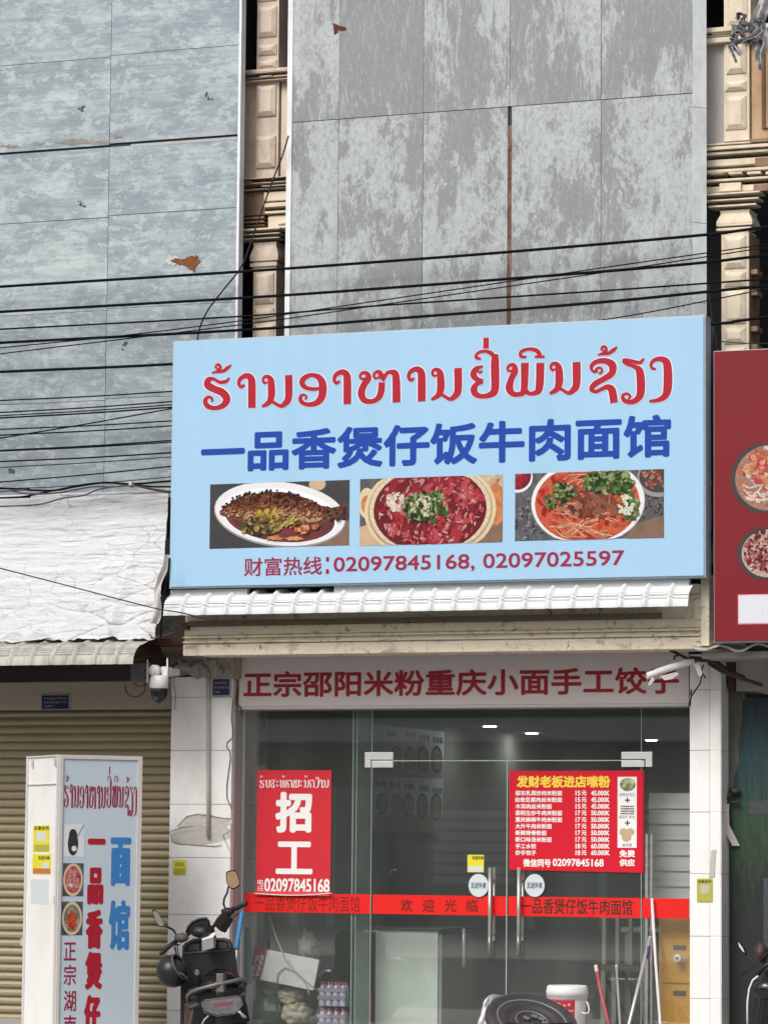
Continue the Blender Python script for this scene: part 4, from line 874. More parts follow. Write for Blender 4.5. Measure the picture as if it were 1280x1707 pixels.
        E(.97, .12, .15, .26, 'grey_plastic'); E(.97, .1, .135, .22, 'photo_dark'); scat(70, .95, .1, .1, .17, .014, .02, [(.3,.09,.06), (.16,.04,.03), (.4,.2,.14)], 4); Pg('photo_wood', [(.8,.8),(1,.68),(1,1),(.75,1)])
        E(.49, .46, .385, .58, 'grey_plastic'); E(.49, .455, .38, .572, 'plate_white'); E(.485, .47, .352, .53, 'food_soup')
        scat(90, .48, .5, .33, .48, .03, .035, [(.4,.02,.012), (.5,.05,.02), (.3,.015,.01), (.52,.13,.05)], 5)
        def nood(n, x0_, x1_, y0_, y1_, sd):
            rr = random.Random(sd)
            for k in range(n):
                a0, b0 = rr.uniform(x0_, x1_), rr.uniform(y0_, y1_); ph = rr.random()*6; sl = rr.uniform(-.03, .03); use(pm(rr.choice([(.6,.32,.2), (.52,.22,.12), (.66,.42,.28)])))
                pts = [(a0+.022*j, b0+.035*math.sin(j*.6+ph)+sl*j) for j in range(8)]
                stroke(q, fr, [(u0+(u1-u0)*min(max(x, .17), .8), v1-(v1-v0)*min(max(y, .04), .96), 0.0075) for x, y in pts], nx())
        nood(26, .22, .55, .62, .9, 3); nood(12, .28, .5, .06, .3, 4); nood(8, .2, .3, .3, .6, 6)
        scat(70, .47, .45, .17, .2, .028, .035, [(.16,.05,.03), (.26,.1,.06), (.34,.16,.1), (.09,.03,.02), (.42,.1,.05)], 6); scat(30, .56, .52, .14, .16, .03, .04, [(.12,.04,.028), (.24,.09,.06), (.2,.05,.03)], 8)
        scat(60, .33, .32, .075, .14, .018, .022, GRN, 9); scat(30, .24, .45, .04, .1, .016, .02, GRN, 10); scat(150, .63, .17, .16, .17, .024, .026, GRN, 11); scat(60, .77, .5, .07, .22, .016, .025, GRN, 12); scat(34, .745, .5, .05, .14, .014, .022, [(.66,.66,.54), (.6,.62,.45)], 13)
    elif kind == 'bowl':
        E(.5, .5, .5, .5, 'photo_dark'); E(.52, .5, .46, .45, pm((.36,.2,.15))); scat(120, .52, .5, .42, .42, .03, .03, [(.5,.14,.09), (.6,.34,.24), (.66,.52,.42), (.4,.07,.06)], 1)
        rr = random.Random(4)
        for k in range(50):
            a0, b0, al = rr.uniform(.15, .75), rr.uniform(.3, .8), rr.uniform(-.8, .8); use(pm(rr.choice([(.7,.6,.52), (.62,.46,.38), (.66,.56,.46)])))
            stroke(q, fr, [(u0+(u1-u0)*(a0+.03*j*math.cos(al)), v1-(v1-v0)*(b0+.03*j*math.sin(al)+.02*math.sin(j)), .011) for j in range(6)], nx())
        scat(70, .48, .36, .26, .2, .05, .04, [(.52,.2,.09), (.42,.11,.06), (.58,.3,.15), (.46,.05,.08)], 5)
    elif kind == 'bowl2':
        E(.5, .5, .5, .5, 'photo_dark'); E(.52, .5, .45, .44, pm((.5,.36,.3))); scat(120, .52, .48, .4, .4, .04, .04, [(.2,.04,.05), (.34,.12,.11), (.12,.02,.03)], 8); scat(40, .52, .5, .42, .42, .04, .02, [(.66,.55,.47), (.55,.38,.32)], 2); scat(190, .52, .48, .36, .36, .025, .028, [(.16,.02,.035), (.28,.05,.07), (.4,.12,.12), (.1,.01,.02), (.5,.3,.25)], 3)
    elif kind == 'jar':
        use('plate_white'); fr.urect(q, *cl_, nx()); E(.45, .6, .25, .34, 'photo_dark'); E(.45, .36, .2, .2, 'photo_dark'); E(.5, .75, .12, .08, 'plate_white'); Pg('grey_plastic', [(.62,.4),(.95,0),(1,.02),(.66,.44)])
    elif kind in ('dish', 'dish2'):
        use('photo_slate'); fr.urect(q, *cl_, nx()); E(.5, .5, .46, .46, 'photo_pot'); E(.5, .5, .38, .38, 'food_meat' if kind == 'dish' else 'food_dim'); E(.5, .55, .25, .26, 'food_pickle' if kind == 'dish' else 'food_soup', 0, .5, 2)
    elif kind == 'dim':
        E(.5, .5, .5, .5, 'photo_dark'); E(.5, .52, .42, .42, 'food_dim', 0, .2, random.random()*9); E(.5, .5, .22, .25, 'food_green' if random.random() < .5 else 'food_meat', 0, .5, random.random()*9)
    return q.build('food_picture', mats, root)
picture(sg, FS, 349.5, 800, 583, 915, 'fish'); picture(sg, FS, 599.5, 791, 838, 910, 'pot'); picture(sg, FS, 858, 782, 1106, 902, 'soup')
# maroon sign at the right edge
FM = fac(-1.0); ms = thing('sign_board', 'maroon sign with round dish pictures cut by the right picture edge', 'sign', FM.at(1280, 1070))
mu0, mv0 = FM.uv(1188.5, 1071); _, mv1 = FM.uv(1187, 585)
q = MB(); FM.urect(q, mu0, mu0+2.6, mv0, mv1, -0.14, -0.01, 0.003); q.build('cabinet', M('sign_edge'), ms)
q = MB(); FM.urect(q, mu0+0.006, mu0+2.594, mv0+0.008, mv1-0.006, -0.009, 0.0); q.build('face', M('sign_maroon'), ms)
picture(ms, FM, 1217, 737, 1341, 856, 'bowl'); picture(ms, FM, 1228, 878, 1330, 967, 'bowl2')
q = MB(); a, b = FM.uv(1231, 1039); c, e = FM.uv(1231, 993); FM.urect(q, a, a+1.3, b, e, 0.0005, 0.003); q.build('white_panel', M('sign_panel'), ms)
q = MB(); FM.urect(q, a-0.008, a+1.308, b-0.008, e+0.008, 0.0002, 0.0004); q.build('panel_border', mat('ink_pink', (0.7, 0.32, 0.36), 0.5, spec=0.15), ms)
# banner over the door
FBn = fac(-0.19); bn = thing('banner', 'pale lilac banner with a row of brick red Chinese characters above the glass front', 'banner', FBn.at(770, 1178))
bu0, bv0 = FBn.uv(398, 1178); bu1, bv1 = FBn.uv(1147.5, 1078)
q = MB(); FBn.urect(q, bu0, bu1, bv0, bv1, -0.15, 0.0, 0.003); q.build('panel', M('banner_lilac'), bn)
q = MB(); FBn.urect(q, bu0+0.004, bu1-0.004, bv0-0.022, bv0-0.001, -0.14, 0.004, 0.002); q.build('bottom_rail', M('alu_white'), bn)
lettering(bn, FBn, '正宗邵阳米粉重庆小面手工饺子', 406, 1111, 1131, 1163, 0.002, M('ink_brick'), 0.03)
# ------------------------------------------------------------------ glass front
gx = lambda px: xg(px, 1400, 0.0)
zt_ = zg(770, 1182, 0); zd = zg(845, 1268, 0)
sf = thing('glass_storefront', 'frameless glass shop front with double door, red vinyl band and steel bar handles', 'shopfront', (gx(770), 0, FLOOR))
def pane(x0, x1, z0, z1, nm='pane', par=None):
    q = MB(); q.add([V3(x0, 0, z0), V3(x1, 0, z0), V3(x1, 0, z1), V3(x0, 0, z1)], [(0, 1, 2, 3)], False); return q.build(nm, M('window_glass'), par or sf)
X0, X1, XA, XB, XC, XD = gx(407), gx(1148.5), gx(619.5), gx(1068), gx(845), gx(588)
pf = pane(X0, XA-0.004, FLOOR, zt_); pt_ = pane(XA, XB, zd+0.004, zt_, 'transom_pane'); pr_ = pane(XB+0.004, X1, FLOOR, zt_)
d1 = pane(XA, XC-0.003, FLOOR+0.01, zd-0.004, 'door'); d2 = pane(XC+0.003, XB, FLOOR+0.01, zd-0.004, 'door')
q = MB(); q.box(X0-0.02, X0+0.004, -0.03, 0.03, FLOOR, zt_); q.box(X0, X1, -0.03, 0.03, zt_, zt_+0.03); q.build('frame', M('alu_white'), sf)
q = MB()
for x, w in ((XA-0.004, 0.004), (XB, 0.004)): q.box(x, x+w, -0.006, 0.006, FLOOR, zt_)
q.box(XC-0.004, XC+0.003, -0.005, 0.005, FLOOR, zd); q.box(XA, XB, -0.005, 0.005, zd-0.004, zd+0.004); q.build('pane_edge', M('glass_edge'), sf)
q = MB(); q.box(XD-0.012, XD-0.004, 0.01, 0.32, FLOOR, zt_); q.box(XD+0.02, XD+0.026, 0.01, 0.32, FLOOR, zt_); q.build('glass_fin', M('glass_edge'), sf)
q = MB(); q.box(XB+0.03, XB+0.05, 0.005, 0.03, FLOOR, zd-0.55); q.box(XB+0.07, XB+0.085, 0.005, 0.03, FLOOR, zd-0.55); q.build('upright', M('alu_grey'), sf)
def px0(l, t, r, b, d0, d1_, mb): FG.rect(mb, l, t, r, b, d0, d1_, 0.002)
q = MB(); px0(609, 1254, 656, 1266.5, -0.012, 0.014, q); px0(609, 1267, 619, 1279.5, -0.012, 0.014, q); q.build('patch_fitting', M('steel_soft'), pt_)
q = MB(); px0(621, 1269, 656, 1279.5, -0.012, 0.014, q); q.build('patch_fitting', M('steel_soft'), d1)
q = MB(); px0(1036, 1253.5, 1087, 1265.5, -0.012, 0.014, q); px0(1076, 1266, 1087, 1278.5, -0.012, 0.014, q); q.build('patch_fitting', M('steel_soft'), pt_)
q = MB(); px0(1036, 1268, 1074, 1278.5, -0.012, 0.014, q); q.build('patch_fitting', M('steel_soft'), d2)
def handle(d, x, side):
    q = MB(); za, zb_ = zg(x, 1592, -.05), zg(x, 1446, -.05); hx = xg(x, 1520, -.05)
    for s, yy in ((1, -0.05), (1, 0.05)): q.tube([V3(hx, yy, za), V3(hx, yy, zb_)], 0.0135, 12)
    for zz in (za+0.1, zb_-0.1): q.tube([V3(hx, -0.05, zz), V3(hx, 0.05, zz)], 0.009, 8)
    h = q.build('handle', M('steel'), d)
    q = MB(); q.tube([V3(hx, -0.05, za-0.001), V3(hx, -0.05, za+0.16)], 0.0142, 12); q.tube([V3(hx, 0.05, za-0.001), V3(hx, 0.05, za+0.16)], 0.0142, 12); q.build('sleeve', mat('steel_dark', (0.3, 0.3, 0.28), 0.35, 0.5), h)
handle(d1, 816, 1); handle(d2, 864, 1)
def band(par, l, r):
    q = MB(); u0, v0 = FG.uv(l, 1522.5+0.012*(l-800)); u1, v1 = FG.uv(r, 1494+0.012*(r-800)); FG.urect(q, u0, u1, zg(800, 1526, 0), zg(800, 1493.5, 0), 0.0015, 0.002); return q.build('vinyl_band', M('vinyl_red'), par)
b1 = band(pf, 408.5, 618); b2 = band(d1, 621, 844); b3 = band(d2, 847, 1067); b4 = band(pr_, 1070, 1148)
lettering(b1, FG, '一品香煲仔饭牛肉面馆', 425, 1494, 600, 1518, 0.0025, M('ink_brown'), 0.0)
for k, (c, x) in enumerate(zip('欢迎光临', (668, 704, 741, 777))): lettering(b2, FG, c, x, 1499, x+20, 1520, 0.0025, M('ink_brown'), 0.02)
lettering(b3, FG, '一品香煲仔饭牛肉面馆', 868, 1500, 1054, 1523, 0.0025, M('ink_black'), 0.012)
# posters and stickers on the glass
FQ = fac(-0.008)
def curved_sheet(fr, l, t, r, b, lift, m, name, nu=12, nv=24):
    u0, v0 = fr.uv(l, b); u1, v1 = fr.uv(r, t); q = MB()
    q.grid(lambda u, v: fr.p(u0+(u1-u0)*u, v1+(v0-v1)*v, 0.002+lift*(max(0, v-0.975)/0.025)**1.5*0.5), nu, nv, True); q.f = [f[::-1] for f in q.f]; return q
p1 = thing('poster', 'red recruitment poster with two big white characters on the left glass pane', 'poster', FQ.at(490, 1490))
q = curved_sheet(FQ, 427, 1284, 553, 1492, 0.03, None, ''); q.build('sheet', M('poster_red'), p1)
q = MB(); lu0, lv0 = FQ.uv(433, 1313); lu1, lv1 = FQ.uv(549, 1292); lao_line(q, FQ, JOB, lu0, lu1, lv0, lv1, 0.0045, 0.9); q.build('lettering', M('ink_white'), p1)
lettering(p1, FQ, '招', 459, 1320, 521, 1388, 0.0045, M('ink_white'), 0.045); lettering(p1, FQ, '工', 460, 1403, 522, 1457, 0.0045, M('ink_white'), 0.03)
lettering(p1, FQ, '02097845168', 441, 1465, 550, 1487, 0.0045, M('ink_white'), 0.022)
lettering(p1, FQ, '电', 430, 1466, 440, 1476, 0.0045, M('ink_white'), 0.0); lettering(p1, FQ, '话', 430, 1477, 440, 1488, 0.0045, M('ink_white'), 0.0)
q = MB(); q.tube([FQ.at(425+22*math.sin(1.57*k/8)*0+k*16.2, 1489+3.5*math.sin(math.pi*k/8), 0.018) for k in range(9)], 0.0035, 6); q.build('curled_edge', M('ink_white'), p1)
p2 = thing('menu_poster', 'red price list poster with a yellow heading on the right glass door', 'poster', FQ.at(960, 1450))
q = MB(); FQ.poly(q, [FQ.uv(*p) for p in ((849,1285),(1071.5,1284.5),(1071,1455),(849,1450))], 0.0, 0.003); q.build('sheet', M('menu_red'), p2)
q = MB(); FQ.rect(q, 1072, 1284, 1073.5, 1456, 0.0, 0.004); q.build('edge', mat('poster_edge', (0.42, 0.012, 0.03), 0.4), p2)
lettering(p2, FQ, '发财老板进店嗦粉', 861, 1293, 1017, 1313, 0.0042, M('ink_yellow'), 0.045)
rows = ['邵东乳菜炒肉米粉面', '自做豆腐肉丝米粉面', '木耳肉丝米粉面', '邵阳生炒牛肉米粉面', '重庆麻辣牛肉米粉面', '大片牛肉米粉面', '新鲜排骨粉面', '新口味汤米粉面', '手工水饺', '炒手饺子']
pr1 = ['15', '15', '15', '17', '17', '17', '17', '17', '18', '18']; pr2 = ['45.000K']*3+['50.000K']*5+['60.000K']*2
q = MB()
for k in range(10):
    y = 1318+k*11.05; w = len(rows[k])*8.65
    for (s_, a_, b_, bo) in ((rows[k], 859, 859+w, .03), (pr1[k], 959, 967, .03), ('元', 969, 977.5, .03), (pr2[k], 985, 1016, .03)):
        u0, v0 = FQ.uv(a_, y+8.2); u1, v1 = FQ.uv(b_, y); lettermesh(q, FQ, s_, u0, u1, v0, v1, 0.0042, bo)
q.build('lettering', M('ink_white'), p2)
lettering(p2, FQ, '微信同号', 872, 1432, 918, 1445, 0.0042, M('ink_white'), 0.03); lettering(p2, FQ, '02097845168', 921, 1432, 1006, 1444, 0.0042, M('ink_white'), 0.03)
lettering(p2, FQ, '免费', 1032, 1417, 1058, 1429, 0.0042, M('ink_white'), 0.045); lettering(p2, FQ, '供应', 1032, 1432, 1058, 1444, 0.0042, M('ink_white'), 0.045)
q = MB(); FQ.rect(q, 1029, 1295, 1061, 1413, 0.0038); q.build('side_strip', M('ink_white'), p2)
q = MB(); mats_ = [M('food_green'), M('food_dim'), M('photo_kraft')]
q.cur = 1; FQ.ell(q, 1046, 1308, 13, 10.5, 0.0042); q.cur = 0; FQ.ell(q, 1046, 1306, 11, 7.5, 0.0046); q.cur = 2
FQ.ell(q, 1039, 1387, 7, 6, 0.0042); FQ.ell(q, 1050, 1387, 7.5, 6, 0.0045); FQ.ell(q, 1044, 1396, 8, 7, 0.0048); q.cur = 1
for k in range(4): FQ.rect(q, 1034, 1343+4*k, 1057, 1345.5+4*k, 0.0042)
q.build('food_picture', mats_, p2)
for s_, y in (('海带丝花生', 1322), ('自助矿泉水', 1359), ('卤鸡蛋', 1406)): lettering(p2, FQ, s_, 1032 if len(s_) > 3 else 1037, y, 1058 if len(s_) > 3 else 1053, y+5.5, 0.0042, M('ink_black'), 0.0)
q = MB()
for y in (1334, 1372): q = MB(); FQ.rect(q, 1041, y-1, 1050, y+1, 0.0042); FQ.rect(q, 1044.5, y-4.5, 1046.5, y-1.02, 0.0042); FQ.rect(q, 1044.5, y+1.02, 1046.5, y+4.5, 0.0042); q.build('plus_sign', M('ink_black'), p2)
def sticker(label, fr, l, t, r, b, m, texts=(), round_=False, extra=None):
    o = thing('sticker', label, 'sticker', fr.at((l+r)/2, b)); q = MB()
    if round_: fr.ell(q, (l+r)/2, (t+b)/2, (r-l)/2, (b-t)/2, 0.003, 40)
    else: fr.rect(q, l, t, r, b, 0.0, 0.002)
    q.build('backing', M(m), o)
    for (s_, a, t2, c, b2, mm) in texts: lettering(o, fr, s_, a, t2, c, b2, 0.0032, M(mm), 0.02)
    if extra:
        for (a, t2, c, b2, mm, nm) in extra:
            q = MB(); fr.rect(q, a, t2, c, b2, 0.0028); q.build(nm, M(mm), o)
    return o
for cx, lab in ((797.5, 'round pale takeaway sticker beside the left door handle'), (891, 'round pale takeaway sticker beside the right door handle')):
    o = sticker(lab, FQ, cx-16.5, 1458, cx+16.5, 1494, 'sticker_pale', [('互送外卖', cx-13, 1471, cx+13, 1481, 'ink_navy')], True)
    q = MB(); FQ.ell(q, cx, 1476, 17.6, 19, 0.0022, 40); q.build('rim', M('ink_navy'), o)
sticker('small yellow sticker on the left door leaf above the round sticker', FQ, 779, 1425, 806.5, 1454, 'sticker_yellow', [('乐送外卖', 787, 1427, 806, 1433, 'ink_black')], False, [(781, 1444, 805, 1453, 'sticker_pale', 'picture')])
FPs = fac(-0.256)
sticker('small faded yellow sticker on the left white tiled pillar', FPs, 288.5, 1434, 310.5, 1458, 'sticker_yellow', [], False, [(292, 1438, 307, 1444, 'sticker_olive', 'picture'), (290, 1448, 309, 1457, 'sticker_olive', 'picture')])
sticker('olive yellow sticker with a pale square on the right white tiled pillar', FPs, 1161, 1465, 1187, 1503, 'sticker_olive', [('乐享合作', 1163, 1467, 1185, 1472, 'ink_brown')], False, [(1167, 1475, 1181, 1489, 'paper_grey', 'picture')])
o = thing('paper_scrap', 'torn strip of printed paper on the right pillar above the olive sticker', 'paper', FPs.at(1186, 1455)); q = MB(); FPs.ppoly(q, [(1185,1418),(1193,1416),(1191,1440),(1190,1462),(1181,1463),(1183,1440)], 0.001, 0.003); q.build('sheet', M('paper_grey'), o)
# house number plates
def plate(label, fr, l, t, r, b):
    o = thing('number_plate', label, 'number plate', fr.at((l+r)/2, b)); q = MB(); fr.rect(q, l, t, r, b, 0.0, 0.006, 0.002); q.build('backing', mat('plate_rim', (0.30, 0.32, 0.36), 0.4), o)
    q = MB(); fr.rect(q, l+2, t+2, r-2, b-2, 0.0062, 0.007); q.build('face', M('plate_blue'), o)
    q = MB(); h = b-t
    for k, (sq, a, c) in enumerate(((['bo','aa','no','po','ko','ngo','sa','no'], 5, r-l-5), (['mo','o','ngo','ho','aa','po','a','bo','ko'], 4, (r-l)*.9), (['no','o','ko'], 5, (r-l)*.45))):
        u0, v0 = fr.uv(l+a, t+h*(.34+.24*k)); u1, v1 = fr.uv(l+c, t+h*(.34+.24*k)-h*.2); lao_line(q, fr, sq, u0, u1, v0, v1, 0.0075, 0.8)
    q.build('lettering', mat('plate_ink', (0.30, 0.33, 0.36), 0.6), o)
plate('small blue number plate with pale writing on the beige fascia', fac(-0.052), 69, 1157, 117.5, 1184); plate('small blue number plate at the top of the left white pillar', fac(-0.264), 353.5, 1130, 385, 1161)
# pipe and wires on the left pillar
o = tag(MB().tube([FP.at(349+0.0*k, y, 0.02) for k, y in enumerate((1122, 1200, 1300, 1396))], 0.016, 10).build('drain_pipe', M('pipe_plastic'), None, FP.at(348, 1396)), 'thin beige plastic pipe running down the left white pillar', 'pipe')
q = MB(); q.tube([FP.at(x, y, 0.008) for x, y in ((390,1166),(388,1180),(386.5,1200),(389,1215),(388.5,1230),(379,1238),(379,1246),(384,1253),(385,1265),(382,1285),(379,1310),(379,1330),(384,1342),(388,1349))], 0.0035, 6); tag(q.build('wire', M('cable_grey'), None, FP.at(386, 1349)), 'thin loose dark wire hanging along the left pillar beside the glass jamb', 'wire')
q = MB(); q.tube([FP.at(x, y, 0.008) for x, y in ((292,1121),(291,1140),(294,1160),(292,1180),(295,1184))], 0.0022, 5); tag(q.build('wire', M('cable_grey'), None, FP.at(292, 1184)), 'short thin wire at the top left of the left pillar', 'wire')
FH = fac(-0.19); q = MB(); q.tube([FH.at(x, y, 0.012) for x, y in ((399,1146),(397,1152),(396,1165),(396,1176),(403,1180),(404,1192))], 0.006, 6); tag(q.build('wire', mat('wire_red', (0.12, 0.03, 0.025), 0.6), None, FH.at(399, 1192)), 'short reddish wire at the left end of the lilac banner', 'wire')
# ------------------------------------------------------------------ inside the shop
IX0, IX1, IY = X0-0.10, X1+0.1, 10.5; CEIL = 2.68
q = MB(); q.box(IX0, IX1, 0.06, IY, 0.01, FLOOR); q.build('shop_floor', M('room_floor'), mid_b)
q = MB(); q.box(IX0-0.1, IX0, 0.31, IY, FLOOR, ZC-0.01); q.box(IX1, IX1+0.1, 0.43, IY, FLOOR, ZC-0.01); q.box(IX0, IX1, IY, IY+0.1, FLOOR, ZC-0.01); q.box(IX0, IX1, 0.06, 0.2, zt_+0.05, ZC-0.01); q.build('interior_wall', M('room_wall'), mid_b)
q = MB(); q.box(IX0+0.001, IX0+0.06, 0.06, 0.55, FLOOR, CEIL-0.01); q.build('pilaster', M('room_pale'), mid_b)
q = MB(); q.box(IX0, IX1, 0.21, IY, CEIL, CEIL+0.1); q.build('ceiling', M('room_pale'), mid_b)
for k, (x, y) in enumerate(((816, 1211), (886, 1222.5), (1085, 1234))):
    zc = CEIL-0.002; r_ = ray(x, y); t_ = (zc-CAMP.z)/r_.z; p = CAMP+r_*t_
    o = thing('ceiling_light', ['lit round downlight in the shop ceiling, leftmost', 'lit round downlight in the shop ceiling, between the other two', 'lit round downlight in the shop ceiling near the right door fitting'][k], 'lamp', p, 'downlights in the shop ceiling')
    MB().lathe(p, [(0.0, -0.004), (0.055, -0.004), (0.06, -0.001)], 20).build('diffuser', M('lamp_lit'), o)
FWL = wallx(IX0+0.012)
mbd = thing('menu_board', 'dim blue menu board with two rows of dish pictures on the inner side wall', 'menu board', FWL.at(668, 1388))
q = MB(); FWL.ppoly(q, [(614,1206),(737,1220),(734,1390),(606,1384)], 0.0, 0.02); q.build('panel', mat('menu_blue', (0.70, 0.80, 0.95), 0.5), mbd)
q = MB()
for y0, y1 in ((1270, 1294), (1355, 1386)): FWL.ppoly(q, [(621,y0),(735,y0+4),(735,y1+4 if y1 < 1380 else 1389),(621,y1)], 0.021)
q.build('tabletop_strip', mat('menu_mauve', (0.36, 0.26, 0.28), 0.6), mbd)
for (cy, xs_) in ((1263, (656, 680, 701, 724)), (1342, (633, 657, 677, 700, 723))):
    for x in xs_:
        q = MB(); FWL.ell(q, x, cy+(x-670)*0.06, 25, 23, 0.022, 28); pass
        dd = MB(); dd.cur = 0; FWL.ell(dd, x, cy+(x-670)*0.06, 9.5*1.0, 21, 0.0225, 28)
        u0, v0 = FWL.uv(x, cy+(x-670)*.06); ku = FWL.uv(x+9.5, cy)[0]-FWL.uv(x, cy)[0]; kv = FWL.uv(x, cy-20)[1]-v0
        dd = MB(); FWL.poly(dd, [(u0+ku*math.cos(2*math.pi*i/28), v0+kv*math.sin(2*math.pi*i/28)) for i in range(28)], 0.0225); dd.cur = 1
        FWL.poly(dd, [(u0+ku*.8*math.cos(2*math.pi*i/28), v0+kv*.8*math.sin(2*math.pi*i/28)) for i in range(28)], 0.0232); dd.build('dish_picture', [M('photo_dark'), M('food_dim')], mbd)
for k, (s_, x, y) in enumerate((('牛肉面', 672, 1221), ('排骨面', 695, 1225), ('肉丝面', 717, 1229), ('米粉', 641, 1219), ('手工水饺', 622, 1302), ('重庆小面', 646, 1304), ('木耳粉', 670, 1307), ('汤粉', 694, 1310), ('大片面', 716, 1313))): lettering(mbd, FWL, s_, x, y, x+17, y+9, 0.0225, M('ink_navy'), 0.03)
q = MB(); FWL.ppoly(q, [(606,1208),(613,1209),(612,1240),(607,1238)], 0.021); FWL.ppoly(q, [(605,1310),(613,1311),(611,1382),(604,1381)], 0.021); q.build('heading_strip', M('ink_black'), mbd)
# counter with pale front
FCt = fac(0.40); ct = thing('counter', 'tall counter with a pale plain front behind the left door leaf', 'counter', FCt.at(678, 1740))
q = MB(); a, b = FCt.uv(626, 1550); c, _ = FCt.uv(730, 1550); FCt.urect(q, a, c, FLOOR, b, -0.03, 0.0, 0.004); q.build('front_panel', M('board_pale'), ct)
q = MB(); q.box(c+0.004, c+0.03, 0.41, 1.2, FLOOR, b-0.03); q.box(a, c+0.03, 1.17, 1.2, FLOOR, b-0.03); q.build('side_panel', M('room_wall'), ct)
q = MB(); q.box(a-0.02, c+0.04, 0.38, 1.24, b+0.002, b+0.02, 0.004); q.build('top', M('dark_grey_plastic'), ct)
q = MB(); q.tube([FCt.at(773, 1548), FCt.at(773, 1612)], 0.014, 8); tag(q.build('steel_post', M('pole_silver'), None, FCt.at(773, 1612)), 'thin bright upright rod beside the pale counter', 'rod')
# yellow locker cabinet
FL = fac(0.16); lk = thing('locker_cabinet', 'yellow locker cabinet with dark handles inside the right pane', 'cabinet', FL.at(1125, 1760))
lu0, lv1 = FL.uv(1097, 1531); lu1, _ = FL.uv(1190, 1531)
q = MB(); FL.urect(q, lu0, X1+0.08, FLOOR, lv1, -0.45, -0.012); q.build('body', M('locker_yellow'), lk)
ys = (1564, 1639, 1712); ztop = FL.uv(1110, 1563)[1]
for k in range(3):
    zb_ = FL.uv(1110, (1638, 1712, 1760)[k])[1]; zt2 = FL.uv(1110, (1565, 1641, 1715)[k])[1]
    q = MB(); FL.urect(q, lu0+0.03, lu1-0.02, max(zb_, FLOOR), zt2, -0.0105, 0.004, 0.003); dr = q.build('door', M('locker_yellow'), lk)
    q = MB(); zz = zt2-0.045; uu = FL.uv(1122, 1575)[0]; FL.urect(q, uu, uu+0.10, zz-0.035, zz, 0.005, 0.012, 0.002); q.build('handle', M('dark_grey_plastic'), dr)
o = thing('toilet_roll', 'white paper roll lying in front of the yellow locker door', 'paper roll', FL.at(1134, 1600)); MB().lathe(FL.at(1134, 1597, 0.05), [(0.012, 0.05), (0.03, 0.05), (0.03, 0.0), (0.012, 0.0), (0.012, 0.05)], 20, (0, -1, 0)).build('roll', M('white_plastic'), o)
q = MB(); q.tube([FL.at(1128, 1598, 0.03), FL.at(1149, 1598, 0.03)], 0.006, 6); q.build('bar', M('steel'), o)
# window display: tilted sign, jars, sacks, water packs
FW = fac(0.22); tl = thing('tilted_sign', 'white sign board with a red written end leaning inside the window', 'sign board', FW.at(475, 1650))
q = MB(); FW.ppoly(q, [(448,1583),(533,1600),(523,1651),(435,1633)], 0.0, 0.012); q.build('white_panel', M('white_plastic'), tl)
q = MB(); FW.ppoly(q, [(426,1581),(447.6,1583),(434.6,1633),(415,1631)], 0.0, 0.012); q.build('red_end', M('box_red'), tl)
q = MB()
for k in range(4):
    for c, xo in zip(('招', '工', '电', '话')[k:k+1]+('面',), (424, 433)):
        u0, v0 = FW.uv(xo+2-k*2.6, 1600+k*9); u1, v1 = FW.uv(xo+9-k*2.6, 1592+k*9); lettermesh(q, FW, c, u0, u1, v0, v1, 0.0135, 0.02)
q.build('lettering', M('sign_panel'), tl)
FW2 = fac(0.2)
for pts, lab in (([(449,1526),(460,1560),(472,1590),(476,1600),(490,1617),(500,1628)], 'pale cord hanging down over the tilted white sign'), ([(462,1640),(464,1622),(475,1613),(490,1618),(505,1632),(514,1648),(516,1660)], 'looped grey cord lying across the tilted white sign'), ([(481,1600),(490,1616),(510,1635),(528,1650)], 'grey cord running down the tilted white sign to the water bottles')):
    q = MB(); q.tube([FW2.at(x, y, 0.004) for x, y in pts], 0.006, 6); tag(q.build('cord', M('paper_grey'), None, FW2.at(*pts[-1])), lab, 'cord')
q = MB(); q.tube([FW2.at(446, 1520), FW2.at(445, 1584)], 0.007, 6); tag(q.build('rod', M('dark_grey_plastic'), None, FW2.at(445, 1584)), 'thin dark rod standing behind the tilted white sign', 'rod')
tb = thing('window_shelf', 'low shelf behind the left pane carrying jars, sacks and bottles', 'shelf', (gx(505), 0.4, FLOOR))
zsh = zg(500, 1712, 0.3); q = MB(); q.box(gx(415), gx(600), 0.1, 0.75, zsh-0.03, zsh, 0.004); q.build('board', M('room_pale'), tb)
for x in (gx(420), gx(596)): MB().box(x-0.02, x+0.02, 0.15, 0.7, FLOOR, zsh-0.03).build('leg', M('room_wall'), tb)
p = fac(0.3).at(447, 1712); p.z = zsh; o = thing('jar', 'dark green plastic jar beside the beige sacks', 'jar', p)
MB().lathe(p, [(0, 0.001), (0.11, 0.001), (0.12, 0.02), (0.12, 0.17), (0.10, 0.22), (0.065, 0.235), (0.065, 0.25)], 24).build('body', M('jar_green'), o); MB().lathe(p, [(0, 0.285), (0.068, 0.284), (0.074, 0.275), (0.074, 0.24), (0.06, 0.236)], 20).build('lid', M('jar_green'), o)
for k, (x, y, rx, rz, sd, lab) in enumerate(((492, 1690, .125, .10, 1, 'beige crumpled sack, larger lower one beside the green jar'), (483, 1660, .10, .07, 5, 'beige crumpled sack piled on the larger one'))):
    p = fac(0.38).at(x, y); tag(MB().blob(p, rx, .12, rz, .3, 2.2, 48, 34, sd).build('sack', M('sack_beige'), None, p), lab, 'sack')
